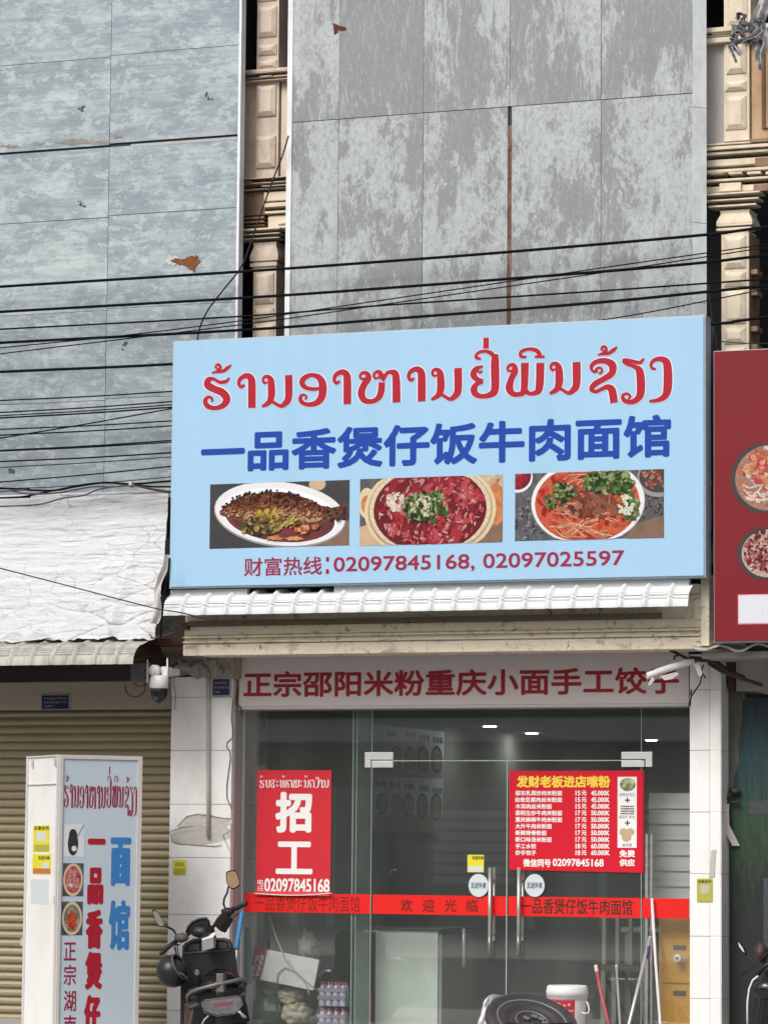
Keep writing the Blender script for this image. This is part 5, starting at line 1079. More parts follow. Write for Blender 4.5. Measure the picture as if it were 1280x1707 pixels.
for x, y, rx, rz, lab, mm in ((513, 1577, .075, .11, 'grey tied plastic bag above the tilted white sign', 'bag_clear'), (525, 1600, .07, .09, 'dim bag behind the right end of the tilted sign', 'dark_grey_plastic'), (432, 1655, .06, .09, 'brown bundle under the red end of the tilted sign', 'photo_wood'), (426, 1690, .05, .12, 'pale clear wrap beside the scooter tail', 'bag_clear')):
    p = fac(0.42).at(x, y); q = MB(); q.blob(p, rx, .08, rz, .5, 2.6, 24, 16, x*.1); tag(q.build('plastic_bag', M(mm), None, p), lab, 'bag')
def waterpack(x, yb, lab):
    p = fac(0.3).at(x, yb); o = thing('water_pack', lab, 'bottle pack', p, 'packs of bottled water')
    for i in range(4):
        for j in range(2):
            c = p+V3(-0.085+0.058*i+0.0*j, 0.06*j, 0.002)
            b = MB().lathe(c, [(0, 0), (0.026, 0), (0.028, 0.01), (0.027, 0.05), (0.028, 0.09), (0.028, 0.13), (0.012, 0.165), (0.011, 0.17)], 14).build('bottle', M('bottle_water'), o)
            MB().lathe(c, [(0, 0.19), (0.0135, 0.19), (0.0135, 0.168)], 12).build('cap', M('cap_red'), b)
    q = MB(); 
    for s_ in (0.055, 0.115): q.box(p.x-0.117, p.x+0.117, p.y-0.031, p.y-0.0285, p.z+s_, p.z+s_+0.03)
    q.build('wrap', mat('wrap_pink', (0.42, 0.3, 0.42), 0.3, var=0.4, scale=18), o)
waterpack(554, 1678, 'upper shrink wrapped pack of water bottles inside the window'); waterpack(554, 1722, 'lower shrink wrapped pack of water bottles inside the window')
FBx = fac(0.8); o = thing('carton', 'dark red carton standing between the glass fin and the pale counter', 'box', FBx.at(609, 1760)); q = MB(); a, b = FBx.uv(594, 1655); c, _ = FBx.uv(621, 1655); FBx.urect(q, a, c, FLOOR, b, -0.2, 0, 0.003); q.build('body', M('box_red'), o)
q = MB()
for k in range(5): q.tube([FBx.at(600+3*(k % 2), 1664+k*9, 0.001), FBx.at(606+2*(k % 3), 1662+k*9, 0.001), FBx.at(614, 1668+k*8, 0.001)], 0.004, 5)
q.build('print', M('photo_kraft'), o)
FSl = fac(0.3); o = thing('slatted_panel', 'grey slatted panel above the yellow lockers, standing in for slats reflected in the right pane', 'partition', FSl.at(1115, 1528)); q = MB(); su_, sv_ = FSl.uv(1080, 1529); su2, sv2 = FSl.uv(1190, 1322)
q.box(su_, su2, 0.32, 0.34, sv_, sv2); nn = 8
for k in range(nn):
    a_ = sv_+(sv2-sv_)*k/nn; q.obox(V3(su_, 0.3, a_), V3(su2-su_, 0, 0), V3(0, 0.012, 0), V3(0, 0.018, (sv2-sv_)/nn*.9))
q.build('panel', mat('panel_grey', (0.52, 0.54, 0.53), 0.5, var=0.1, scale=3), o)  # added inside in place of shutter slats mirrored by the glass
# dark table and chairs deeper in the shop
tb2 = thing('dining_table', 'dark dining table dimly visible through the right door leaf', 'table', (gx(1010), 2.4, FLOOR))
cx = gx(960)+0.65
q = MB(); q.box(cx-0.9, cx+0.6, 2.0, 2.6, 0.88, 0.92, 0.004); q.build('tabletop', M('alu_white'), tb2)
for sx in (-0.85, 0.55):
    for sy in (2.05, 2.55): MB().box(cx+sx-0.025, cx+sx+0.025, sy-0.025, sy+0.025, FLOOR, 0.88).build('leg', M('alu_grey'), tb2)
for k, dx in enumerate((-0.75, -0.1)):
    o = thing('dining_chair', ['dim dark chair at the left end of the dining table', 'dim dark chair in the middle of the dining table'][k], 'chair', (cx+dx, 1.7, FLOOR), 'chairs at the dining table'); 
    MB().box(cx+dx-.2, cx+dx+.2, 1.6, 1.95, 0.58, 0.62, .005).build('seat', M('photo_wood'), o)
    q = MB()
    for j in range(4): q.box(cx+dx-.18+.11*j, cx+dx-.15+.11*j, 1.58, 1.61, 0.63, 1.0)
    q.box(cx+dx-.2, cx+dx+.2, 1.575, 1.615, 1.0, 1.08, .004); q.build('backrest', M('alu_grey'), o)
    for sx in (-.18, .18):
        for sy in (1.62, 1.92): MB().box(cx+dx+sx-.02, cx+dx+sx+.02, sy-.02, sy+.02, FLOOR, .58).build('leg', M('alu_grey'), o)
# ------------------------------------------------------------------ free standing light box sign
AN = R(27); uF = (R0*math.cos(AN)+FWD*math.sin(AN)).normalized(); nF = (R0*math.sin(AN)-FWD*math.cos(AN)).normalized()
corner = fac(-1.7).at(100, 1258); corner.z = 0
FX = Fr(corner, uF, (0, 0, 1), nF); FXs = Fr(corner, nF, (0, 0, 1), -uF)
lb = thing('light_box_sign', 'tall free standing light blue box sign with vertical red and blue characters', 'sign', corner+V3(0.2, 0.3, 0.004))
wz = FX.uv(237, 1262)[0]; hz = FX.uv(100, 1258)[1]; sd = -FXs.uv(47, 1258)[0]
q = MB(); q.obox(corner+V3(0, 0, 0.06), uF*wz, -nF*sd, V3(0, 0, hz-0.06), 0.004); q.build('cabinet', M('tile_white'), lb)
q = MB()
for (u0, u1, v0, v1) in ((0, 0.028, 0.06, hz), (wz-0.035, wz, 0.06, hz), (0.028, wz-0.035, hz-0.03, hz), (0.028, wz-0.035, 0.06, 0.10)): FX.urect(q, u0, u1, v0, v1, 0.001, 0.016, 0.002)
q.build('frame', M('alu_white'), lb)
q = MB()
for (u0, u1, v0, v1) in ((-sd, -sd+0.03, 0.06, hz), (-0.03, 0, 0.06, hz), (-sd+0.03, -0.03, hz-0.22, hz-0.214), (-sd+0.03, -0.03, hz-0.012, hz)): FXs.urect(q, u0, u1, v0, v1, 0.001, 0.012, 0.002)
q.build('side_frame', M('alu_white'), lb)
q = MB()
for (px, py) in ((57, 1272), (95, 1270), (94, 1500), (40, 1570)): u, v = FXs.uv(px, py); FXs.urect(q, u-0.012, u+0.012, v-0.03, v+0.03, 0.012, 0.02, 0.002)
q.build('clip', M('steel_soft'), lb)
q = MB(); FX.urect(q, 0.029, wz-0.036, 0.101, hz-0.031, 0.001, 0.006); q.build('face', mat('box_face', (0.52, 0.61, 0.685), 0.4, var=0.05, scale=2), lb)
for s in (0.1, wz-0.1):
    for d in (0.08, sd-0.08): MB().lathe(corner+uF*s-nF*d, [(0.03, 0.004), (0.03, 0.06)], 12).build('foot', M('dark_grey_plastic'), lb)
tu0, tv0 = FX.uv(107, 1354); tu1, tv1 = FX.uv(228, 1283)
lao_title(lb, FX, tu0, tu1, tv0-0.02, tv1+0.02, 0.0075, M('ink_crimson'), 0.72)
for k, (c, y0, y1, x0, x1) in enumerate((('一', 1398, 1408, 146, 176), ('品', 1446, 1508, 145, 173), ('香', 1516, 1582, 142, 172), ('煲', 1586, 1650, 141, 171), ('仔', 1658, 1722, 139, 168), ('饭', 1730, 1792, 138, 166), ('牛', 1800, 1862, 137, 165), ('肉', 1870, 1930, 136, 164))):
    if y0 < 1740: lettering(lb, FX, c, x0, y0, x1, y1, 0.0075, M('ink_red'), 0.045)
for c, x0, y0, x1, y1 in (('面', 183, 1396, 219, 1477), ('馆', 180, 1500, 217, 1584)): lettering(lb, FX, c, x0, y0, x1, y1, 0.0075, M('ink_sky'), 0.03)
for c, y0, y1 in (('正', 1571, 1601), ('宗', 1608, 1642), ('湖', 1651, 1686), ('南', 1692, 1728)): lettering(lb, FX, c, 106, y0, 127, y1, 0.0075, M('ink_crimson'), 0.01)
for kd, l, t, r, b in (('jar', 106, 1374, 141, 1428), ('dish', 104, 1439, 139.5, 1494), ('dish2', 102, 1503, 138, 1559)): picture(lb, FX, l, t, r, b, kd, 0.0075)
sticker('yellow sticker on the side of the light box sign, upper of the two', FXs, 56, 1376, 84, 1420, 'sticker_yellow', [('乐享合作', 58, 1377, 83, 1384, 'ink_black')], False, [(62, 1387, 78, 1402, 'sticker_pale', 'picture'), (58, 1408, 83, 1419, 'sticker_olive', 'picture')])
sticker('yellow sticker on the side of the light box sign, directly below the other', FXs, 55, 1424, 86, 1457, 'sticker_yellow', [('乐送外卖', 65, 1427, 84, 1433, 'ink_black')], False, [(56, 1448, 85, 1456, 'food_carrot', 'picture'), (71, 1438, 82, 1447.5, 'sticker_pale', 'emblem')])
sticker('white sticker on the side of the light box sign below the yellow ones', FXs, 52, 1466, 83, 1506, 'sticker_pale')
# ------------------------------------------------------------------ security camera and grey box
FK2 = fac(-0.92); sc = thing('security_camera', 'white dome security camera with two upright antennas under the awning corner', 'camera', FK2.at(264, 1170))
c = FK2.at(266, 1150); w = 1/219
q = MB(); q.lathe(c, [(0, 0.115), (0.055, 0.11), (0.068, 0.10), (0.075, 0.07), (0.075, 0.02), (0.062, 0.01), (0.06, 0.0)], 28); q.build('body', M('white_plastic'), sc)
q = MB(); q.lathe(c, [(0.066, 0.01), (0.068, -0.012), (0.066, -0.045), (0.05, -0.078), (0.028, -0.1), (0.0, -0.105)], 28); q.build('dome', M('black_gloss'), sc)
q = MB(); q.obox(c+V3(0.01, 0.0, 0.105), V3(0.055, 0, 0), V3(0, 0.10, 0), V3(0, 0, 0.075), 0.008); q.obox(c+V3(0.0, 0.06, 0.12), V3(0.07, 0, 0), V3(0, 0.16, 0), V3(0, 0, 0.05), 0.006); q.build('bracket', M('white_plastic'), sc)
q = MB(); q.lathe(c+V3(-0.028, -0.03, 0.148), [(0, 0.03), (0.03, 0.03), (0.032, 0.02), (0.038, 0.026), (0.044, 0.018), (0.044, -0.03), (0.03, -0.05)], 24, (0, -1, 0)); q.build('spotlight', M('white_plastic'), sc)
for x, y0, y1 in ((246.5, 1099, 1138), (279.5, 1097, 1132)): MB().tube([FK2.at(x, y1), FK2.at(x, (y0+y1)/2), FK2.at(x, y0)], [0.008, 0.0075, 0.0055], 8).build('antenna', M('white_plastic'), sc)
jb = thing('junction_box', 'grey square junction box beside the dome camera', 'box', FK2.at(230, 1138)); q = MB(); FK2.rect(q, 217, 1104, 244.5, 1136, -0.09, 0.0, 0.01); q.build('body', mat('box_grey', (0.10, 0.095, 0.092), 0.5), jb)
q = MB(); FK2.rect(q, 219.5, 1107, 242, 1133, 0.001, 0.008, 0.004); q.build('cover', M('box_grey'), jb)
cc = []
for k in range(13):
    a = R(200)-k*R(205)/12*-1; cc.append(FK2.at(224+16.5*math.cos(R(170)+k*R(215)/12*1), 1145+17*math.sin(R(-0)+0)-16.5*math.sin(R(170)+k*R(215)/12), -0.02))
q = MB(); q.tube(cc, 0.0055, 6); q.tube([FK2.at(*p, -0.015) for p in ((222,1137),(226,1142),(233,1144),(240,1143),(244,1138))], 0.0045, 6); tag(q.build('cable_loop', M('cable_brown'), None, FK2.at(224, 1161)), 'loop of dark cable hanging below the grey junction box', 'cable')
q = MB(); q.tube([FK2.at(*p, 0.0) for p in ((278,1100),(279,1120),(281,1140),(286,1165),(286,1183),(284,1200))], 0.005, 6); tag(q.build('cable', M('cable_brown'), None, FK2.at(284, 1200)), 'dark cable running down beside the dome camera to the pillar', 'cable')
# ------------------------------------------------------------------ overhead cables: real runs between the cladding and the sign boards
def cable(pts, r, label, m='cable_black', Y=-0.78, ext=True, group=None):
    P = [fac(Y).at(*p) for p in pts]; out = []
    if ext:
        P = [P[0]+(P[0]-P[1]).normalized()*3.0]+P if pts[0][0] <= 0 else P
        if pts[-1][0] >= 1280: P = P+[P[-1]+(P[-1]-P[-2]).normalized()*3.0]
    n = len(P)
    for i in range(n-1):
        p0, p1, p2, p3 = P[max(i-1, 0)], P[i], P[i+1], P[min(i+2, n-1)]
        for k in range(6):
            t = k/6; out.append(0.5*((2*p1)+(p2-p0)*t+(2*p0-5*p1+4*p2-p3)*t*t+(3*p1-p0-3*p2+p3)*t**3))
    out.append(P[-1]); q = MB(); q.tube(out, r, 7)
    return tag(q.build('overhead_cable', M(m), None, P[len(P)//2]), label, 'cable', group or 'overhead cables crossing the facades')
cable([(0,478),(400,453),(640,436),(848,420),(1180,391),(1280,378)], .0115, 'thick black cable, topmost across both claddings, below the rust patch', Y=-.70)
cable([(0,520),(400,497),(640,480.5),(1000,453),(1180,437),(1280,425)], .0115, 'thick black cable, second from the top across both claddings', Y=-.74)
cable([(0,549),(400,527.5),(640,509),(1000,485),(1280,465)], .0072, 'medium black cable just above the third thick one', Y=-.71)
cable([(0,571.5),(400,550.5),(640,532.5),(1000,504),(1280,476)], .0115, 'thick black cable running closest above the top edge of the blue sign', Y=-.77)
cable([(0,580),(200,560),(400,535),(640,500),(1000,447),(1280,407)], .0048, 'thin black wire slanting up to the right, upper of a close pair', Y=-.79)
cable([(0,590),(250,560),(450,535),(640,507.5),(1000,455),(1280,412)], .0048, 'thin black wire slanting up to the right, lower of a close pair', Y=-.81)
cable([(0,620),(287,607),(700,580),(1180,541),(1280,528)], .0115, 'thick black cable that disappears behind the blue sign at its upper left', Y=-.80)
cable([(900,548),(1050,526),(1180,501),(1240,489),(1300,478)], .0048, 'thin wire rising to the right from the top edge of the blue sign', Y=-.83, ext=False)
cable([(1150,562),(1220,571),(1290,573)], .004, 'faint thin wire just above the maroon sign', 'cable_grey', Y=-.72, ext=False)
nm = ['highest thin wire left of the blue sign', 'upper wire of a tight group of three left of the blue sign', 'middle wire of a tight group of three left of the blue sign', 'thicker lowest wire of a tight group of three left of the blue sign', 'slanting wire that crosses several level wires left of the blue sign', 'thin wire just below the crossing slanting wire', 'wire second below the crossing of the slanting wire', 'upper wire of a nearly touching pair left of the blue sign', 'lower wire of a nearly touching pair left of the blue sign', 'wire just below the nearly touching pair', 'faint grey wire two below the nearly touching pair', 'wire sloping up to the right above the bunched cables']
cr = [((0,332),(1215,267),.0055),((0,417),(1215,340),.0055),((0,440),(1215,362),.005),((0,456),(1215,380),.0068),((0,600),(1215,390),.0055),((0,537),(1215,477),.0055),((0,578),(1215,512),.0058),((0,687),(1215,616),.0058),((0,692),(1215,628),.0055),((0,766),(1215,703),.0062),((0,808),(1215,733),.0045),((0,912),(1215,800),.0055)]
for k, (a, b, r_) in enumerate(cr):
    a2, b2 = (0, 590+a[1]/4.267), (b[0]/4.267, 590+b[1]/4.267); s = (b2[1]-a2[1])/(b2[0]-a2[0])
    cable([a2, (142, (a2[1]+b2[1])/2+1.2), b2, (420, b2[1]+s*135-2), (760, b2[1]+s*475-8)], r_, nm[k], 'cable_grey' if k == 10 else 'cable_black', Y=-.74-.012*(k % 6))
z3 = lambda L: [(x/4.267, 590+y/4.267) for x, y in L]
cable(z3([(0,955),(120,960),(250,970),(400,970),(550,942),(750,915),(930,926),(1215,905),(1500,890)]), .0085, 'thick wavy cable, topmost of the bunch above the tarpaulin', Y=-.78)
cable(z3([(0,1025),(150,1018),(300,990),(420,965),(600,930),(750,917),(930,928),(1080,944),(1215,945),(1500,950)]), .0075, 'black cable climbing from the tarpaulin edge into the tied bunch', Y=-.80)
cable(z3([(0,980),(80,974),(200,995),(400,990),(650,946),(800,946),(930,934),(1060,960),(1200,985),(1500,1000)]), .006, 'brown sagging cable of the bunch above the tarpaulin', 'cable_brown', Y=-.83)
cable(z3([(0,1085),(150,1080),(300,1068),(380,1045),(450,1027),(600,1005),(720,960),(930,938),(1120,965),(1300,990)]), .006, 'brown cable lying over the white tarpaulin top', 'cable_brown', Y=-.86)
cable(z3([(0,962),(400,945),(800,912),(1215,875),(1500,850)]), .0042, 'thin wire touching the tied bunch from above', 'cable_grey', Y=-.76)
q = MB(); p = fac(-.84).at(219.5, 808); q.lathe(p-V3(0.012, 0, 0), [(0.026, 0), (0.026, 0.024)], 10, (1, 0, 0)); tag(q.build('cable_tie', M('paper_grey'), None, p), 'pale tie holding the bunched cables above the tarpaulin', 'tie')
cable([(481,226),(470,262),(455,300),(430,370),(405,440),(375,480),(345,520),(331,556),(328,590)], .0065, 'loose dark wire hanging diagonally from the tall grey cladding to the blue sign', 'cable_grey', Y=-.63, ext=False)
cable([(0,947),(120,978),(250,1012),(300,1021),(345,1032)], .0048, 'single grey wire slanting down across the white tarpaulin', 'cable_grey', Y=-1.3)
cable([(283,930),(281,950),(275,985),(271,1020),(268,1062)], .008, 'black vertical cable at the right end of the tarpaulin', Y=-1.2, ext=False)
q = MB()
for (x, y, r_) in ((244, 1062, 9), (290, 1047, 6)):
    q.tube([fac(-1.0).at(x+r_*math.cos(k*.55), y-0.45*r_*math.sin(k*.55)) for k in range(13)], .006, 5)
q.tube([fac(-1.0).at(x, y) for x, y in ((240,1066),(262,1063),(285,1056),(300,1050))], .007, 5); tag(q.build('cable_coil', M('cable_brown'), None, fac(-1.0).at(262, 1066)), 'small coils of cable lying on the right end of the cream awning', 'cable')
cable([(1187,545),(1186,700),(1188,860),(1180,960),(1184,1070)], .008, 'grey cable running down the gap between the blue and maroon signs', 'cable_grey', Y=-.62, ext=False)
cable([(1181,560),(1182,800),(1178,1000)], .006, 'thin dark cable down the gap beside the blue sign', 'cable_black', Y=-.5, ext=False)
cable([(1180,470),(1186,530),(1192,560),(1196,590)], .006, 'thin loose cable in the dark gap above the maroon sign', 'cable_grey', Y=-.5, ext=False)
# cables and torn tube above the right pillar
Fq = fac(-.6)
tt = thing('torn_tube', 'torn white plastic tube sticking out over the right end of the lilac banner', 'tube', Fq.at(1155, 1105))
q = MB(); P = [Fq.at(1156,1103), Fq.at(1146,1105,.03), Fq.at(1125,1113,.08), Fq.at(1105,1121,.12), Fq.at(1088,1129,.16)]; q.tube(P, [.02, .026, .027, .026, .024], 12, False); q.build('tube', M('white_plastic'), tt)
q = MB(); FT2 = fac(-.78)
FT2.ppoly(q, [(1086,1127),(1091,1133),(1086,1140),(1081,1143),(1080,1138),(1084,1133)], 0, .004); FT2.ppoly(q, [(1098,1127),(1126,1120),(1130,1124),(1118,1132),(1106,1134)], -.02, -.016); q.build('shred', mat('shred', (0.5, 0.48, 0.5), 0.6, var=0.2), tt); q = MB(); FT2.ppoly(q, [(1148,1106),(1158,1104),(1163,1122),(1158,1128),(1154,1118)], -.12, -.116); q.build('shred', mat('shred', (0.5, 0.48, 0.5), 0.6, var=0.2), tt)
for pts, r_, lab in (([(1115,1083),(1130,1090),(1145,1098),(1160,1103)], .012, 'dusty cable slanting down above the torn tube'), ([(1150,1098),(1180,1100),(1196,1107),(1214,1121),(1240,1131)], .022, 'thick dark cable bundle crossing the top of the right pillar'), ([(1172,1108),(1168,1120),(1175,1130),(1170,1122),(1166,1140),(1152,1160),(1148,1175)], .006, 'thin looped wire on the right pillar'), ([(1180,1105),(1200,1118),(1225,1128),(1270,1142)], .014, 'dark cable running into the shade right of the pillar'), ([(1123,1100),(1124,1094),(1131,1092)], .008, 'bent stub of wire in front of the banner top'), ([(1148,1160),(1152,1150),(1150,1178)], .004, 'small frayed wire end at the banner corner')):
    q = MB(); q.tube([fac(-.42).at(*p) for p in pts], r_, 7); tag(q.build('cable', M('cable_brown'), None, fac(-.42).at(*pts[-1])), lab, 'cable')
# torn grey cloth hanging at the upper right column
q = MB(); FCl = fac(-.62)
def rag(pts, d, sd):
    n = len(pts)
    def f(u, v):
        i = min(int(u*(n-1)), n-2); t = u*(n-1)-i; (x0, y0, w0), (x1, y1, w1) = pts[i], pts[i+1]; x = x0+(x1-x0)*t; y = y0+(y1-y0)*t; w = w0+(w1-w0)*t; dx, dy = x1-x0, y1-y0; h = math.hypot(dx, dy)
        o = (v-.5)*w; return FCl.at(x-dy/h*o, y+dx/h*o, d+0.035*noise.noise(Vector((u*5+sd, v*3.5, sd)))+0.03*math.sin(v*9+u*6+sd))
    q.grid(f, 26, 12, True)
rag([(1290,-30,30),(1276,10,22),(1264,40,20),(1256,60,16)], .06, 1); rag([(1240,98,8),(1232,86,10),(1226,78,9),(1238,74,8),(1262,66,12),(1275,56,14)], .12, 7); rag([(1233,110,2),(1229,98,7),(1225,86,8),(1227,80,6)], .13, 3)
rag([(1276,50,16),(1275,80,16),(1268,100,14),(1271,121,3)], .09, 9); rag([(1233,50,10),(1228,66,8),(1226,75,2)], .13, 12)
for k in range(16):
    x_, y_ = 1232+random.random()*44, 38+random.random()*34; a_ = random.random()*6.3; l_ = random.uniform(7, 15)
    rag([(x_, y_, 2), (x_+l_*.4*math.cos(a_), y_+l_*.4*math.sin(a_), random.uniform(5, 10)), (x_+l_*math.cos(a_+.5), y_+l_*math.sin(a_+.5), random.uniform(4, 8)), (x_+l_*1.3*math.cos(a_+1.2), y_+l_*1.3*math.sin(a_+1.2), 2)], random.uniform(.05, .16), k*3.3)
tag(q.build('torn_cloth', M('cloth_grey'), None, FCl.at(1262, 60)), 'ragged grey and white cloth hanging at the top right column', 'cloth')
q = MB(); Fz = fac(-.08); q.grid(lambda u, v: Fz.at(1205+11*u+(0 if v < .5 else (v-.5)*30), 1340+70*v, 0.03*math.sin(v*3+u)), 4, 16, True); tag(q.build('paper_strip', M('paper_grey'), None, Fz.at(1215, 1410)), 'curled printed paper strip hanging on the side of the right pillar', 'paper')
q = MB(); q.tube([Fz.at(x, y) for x, y in ((1205,1342),(1212,1330),(1220,1322),(1232,1318))], .014, 6); q.tube([Fz.at(x, y) for x, y in ((1208,1338),(1222,1337),(1232,1339))], .010, 6); q.blob(Fz.at(1224, 1319), .04, .03, .025, .6, 3, 12, 8, 3); tag(q.build('hook', M('cable_brown'), None, Fz.at(1212, 1340)), 'dark metal hook holding the paper strip beside the right pillar', 'hook')
q = MB(); Fpt = fac(-.04); Fpt.poly(q, [Fpt.uv(*p_) for p_ in ((1196,1140),(1238,1150),(1236,1200),(1230,1240),(1232,1270),(1222,1300),(1222,1335),(1212,1350),(1196,1360))], 0.0015, 0.004); q.build('plaster_patch', mat('plaster_dim', (0.10, 0.095, 0.088), 0.9, var=0.2, scale=7), right_b)
# ------------------------------------------------------------------ scooter parked on the pavement, seen from behind
YS = -1.9
SO = fac(YS).at(365, 1700)
def vf(Y): return Fr(SO+FWD*(Y-YS), R0, (0, 0, 1), -FWD)
def S(x, y, dy=0.0): return vf(YS+dy).at(x, y)
sw = 1/230.0
st = thing('scooter', 'black scooter seen from behind with two mirrors, parked before the left pillar', 'scooter', V3(S(365, 1700).x, YS+0.2, FLOOR))
bm_ = 'black_plastic'
q = MB(); q.tube([S(306,1566,.3), S(316,1556,.3), S(330,1552,.32), S(345,1552,.33), S(356,1545,.32), S(364,1532,.3), S(374,1521,.27), S(380,1517,.25)], .012, 8); q.tube([S(350,1545,.32), S(356,1570,.36), S(360,1610,.42)], .03, 8); q.build('handlebar', M(bm_), st)
g1 = MB(); g1.tube([S(267,1592,.2), S(271,1588,.2), S(284,1576,.22), S(298,1566,.26)], [.008, .017, .018, .016], 10); g1.build('grip', M('black_plastic'), st)
g2 = MB(); g2.tube([S(380,1518,.25), S(395,1514,.2), S(408,1507,.17), S(412,1506,.16)], [.016, .018, .018, .015], 10); g2.build('grip', M('black_plastic'), st)
q = MB(); q.blob(S(303,1563,.24), .055, .04, .035, .25, 2, 16, 12, 2); q.build('switch_box', M('dark_grey_plastic'), st)
q = MB(); q.obox(S(357,1543,.22), V3(.075, -.02, .105), V3(.03, 0.05, -.02), V3(.035, .02, -.04), .01); q.blob(S(380,1520,.22), .05, .04, .032, .2, 2, 16, 12, 5); q.build('switch_box', M('black_plastic'), st)
q = MB(); q.tube([S(398,1522,.18), S(392,1528,.16), S(380,1531,.16)], .005, 6); q.tube([S(270,1585,.16), S(285,1575,.15), S(300,1575,.17)], .005, 6); q.build('brake_lever', M('black_plastic'), st)
# instrument cowl: domed hood
def cowl(u, v):
    a = math.pi*(u-0.0); x = 331+ -24*math.cos(a)*(1-.35*v*0); 
    pts = ((311,1556),(314,1545),(321,1537),(332,1532),(344,1531),(348,1536),(350,1545),(354,1552)); k = u*7; i = min(int(k), 6); t = k-i
    px, py = pts[i][0]*(1-t)+pts[i+1][0]*t, pts[i][1]*(1-t)+pts[i+1][1]*t; cx_, cy_2 = 333, 1558
    return S(px+(cx_-px)*v*.9, py+(cy_2-py)*v*.85, .28+.10*math.sin(v*math.pi/2)*-1+.14*v)
q = MB(); q.grid(cowl, 28, 10, True); q.blob(S(334,1553,.27), .075, .05, .045, .1, 2, 20, 12, 3); q.tube([S(311,1556,.27), S(314,1545,.27), S(321,1537,.27), S(332,1532,.27), S(344,1531,.27), S(348,1536,.27), S(349,1544,.27)], .010, 8); q.build('instrument_cowl', M('black_plastic'), st)
def mirror(pts, stalk, mm, dy):
    q = MB(); q.tube([S(x, y, d) for x, y, d in stalk], [.008]*(len(stalk)-1)+[.006], 8); mr = q.build('mirror', M('black_plastic'), st)
    cx0 = sum(p[0] for p in pts)/len(pts); cy0 = sum(p[1] for p in pts)/len(pts); F_ = vf(YS+dy)
    sm = []
    n = len(pts)
    for i in range(n):
        p0, p1, p2, p3 = pts[i-1], pts[i], pts[(i+1) % n], pts[(i+2) % n]
        for k in range(4):
            t = k/4; sm.append(tuple(.5*(2*p1[c]+(p2[c]-p0[c])*t+(2*p0[c]-5*p1[c]+4*p2[c]-p3[c])*t*t+(3*p1[c]-p0[c]-3*p2[c]+p3[c])*t**3) for c in range(2)))
    q = MB(); vs = []; 
    for s_, d in ((1.0, 0.0), (1.03, -.008), (.9, -.03), (.5, -.045)): vs += [F_.at(cx0+(x-cx0)*s_, cy0+(y-cy0)*s_, d) for x, y in sm]
    m_ = len(sm); q.add(vs, [(r*m_+i, (r+1)*m_+i, (r+1)*m_+(i+1) % m_, r*m_+(i+1) % m_) for r in range(3) for i in range(m_)]+[[3*m_+i for i in range(m_)]], True); q.build('shell', M('black_gloss'), mr)
    q = MB(); F_.ppoly(q, [(cx0+(x-cx0)*.9, cy0+(y-cy0)*.9) for x, y in sm], -.004, 0.001); q.build('glass', M(mm), mr)
mirror([(254,1520),(260,1517),(267,1527),(274,1541),(270,1545),(263,1541)], [(273,1543,.2),(281,1546,.22),(289,1550,.24),(293,1556,.26),(296,1562,.26)], 'mirror', .2)
mirror([(377,1460),(379,1453),(391,1451),(396,1457),(400,1472),(396,1479),(386,1482),(379,1473)], [(381,1478,.2),(379,1488,.2),(374,1498,.22),(373,1507,.24),(376,1516,.25)], 'mirror_tan', .2)
q = MB()
for s_ in (0, 3): q.tube([S(291+s_*1.2,1570,.22), S(295+s_,1590,.2), S(298+s_*.5,1604,.22), S(308,1615,.3)], .004, 6)
q.build('brake_cable', M('cable_black'), st)
# front shield with open compartment
F0 = vf(YS+.34)
q = MB(); F0.ppoly(q, [(304,1578),(308,1572),(322,1565),(372,1564),(382,1567),(386,1574),(397,1632),(390,1640),(310,1646),(303,1640)], -.18, -.02); F0.ppoly(q, [(304,1600),(309,1584),(392,1580),(397,1632),(390,1640),(310,1646),(303,1640)], -.02, .0)
q.build('front_shield', M('black_plastic'), st)
q = MB(); q.tube([F0.at(*p, .0) for p in ((306,1590),(309,1576),(322,1567),(372,1566),(381,1569),(384,1577),(382,1586))], .010, 8); q.tube([F0.at(*p, .004) for p in ((307,1589),(340,1587),(384,1584))], .008, 8); q.build('shield_rim', M('dark_grey_plastic'), st)
q = MB(); F0.rect(q, 313, 1574, 332, 1586, -.019, -.01); q.build('pocket', M('dark_grey_plastic'), st)
q = MB(); F0.rect(q, 364, 1570, 379, 1582, -.019, -.005, .002); q.build('pocket', M('dark_grey_plastic'), st)
q = MB(); q.tube([F0.at(329,1620,.0), F0.at(329,1622,.03)], .018, 12); q.build('key_lock', M('grey_plastic'), st)
q = MB(); F0.ppoly(q, [(301,1640),(400,1630),(420,1760),(300,1760)], -.25, -.03); q.build('leg_shield', M('black_plastic'), st)
# seat, grab rail, tail
q = MB()
def seat(u, v):
    a = math.pi*(u*1.0); return S(312+98*u, 1660-24*u-7*math.sin(math.pi*u)+22*v, -.05-.10*math.sin(math.pi*u)*(1-v)+.0) if False else S(316+94*u, 1662-23*u-5*math.sin(math.pi*u)+24*v, .05-.12*math.sin(math.pi*v*.6))
q.grid(seat, 16, 8, True); q.blob(S(362,1652,.25), .20, .28, .05, .1, 1.5, 24, 14, 4); q.build('seat', mat('seat_black', (0.022, 0.021, 0.021), 0.55, var=0.3, scale=20, bump=0.1), st)
q = MB(); q.tube([S(314,1668,.02), S(313,1660,-.04), S(320,1653,-.09), S(335,1648,-.12), S(362,1641,-.14), S(390,1635,-.12), S(406,1631,-.09), S(412,1636,-.04), S(410,1641,.03)], .0145, 12); q.build('grab_rail', mat('rail_grey', (0.15, 0.147, 0.145), 0.35, 0.3), st)
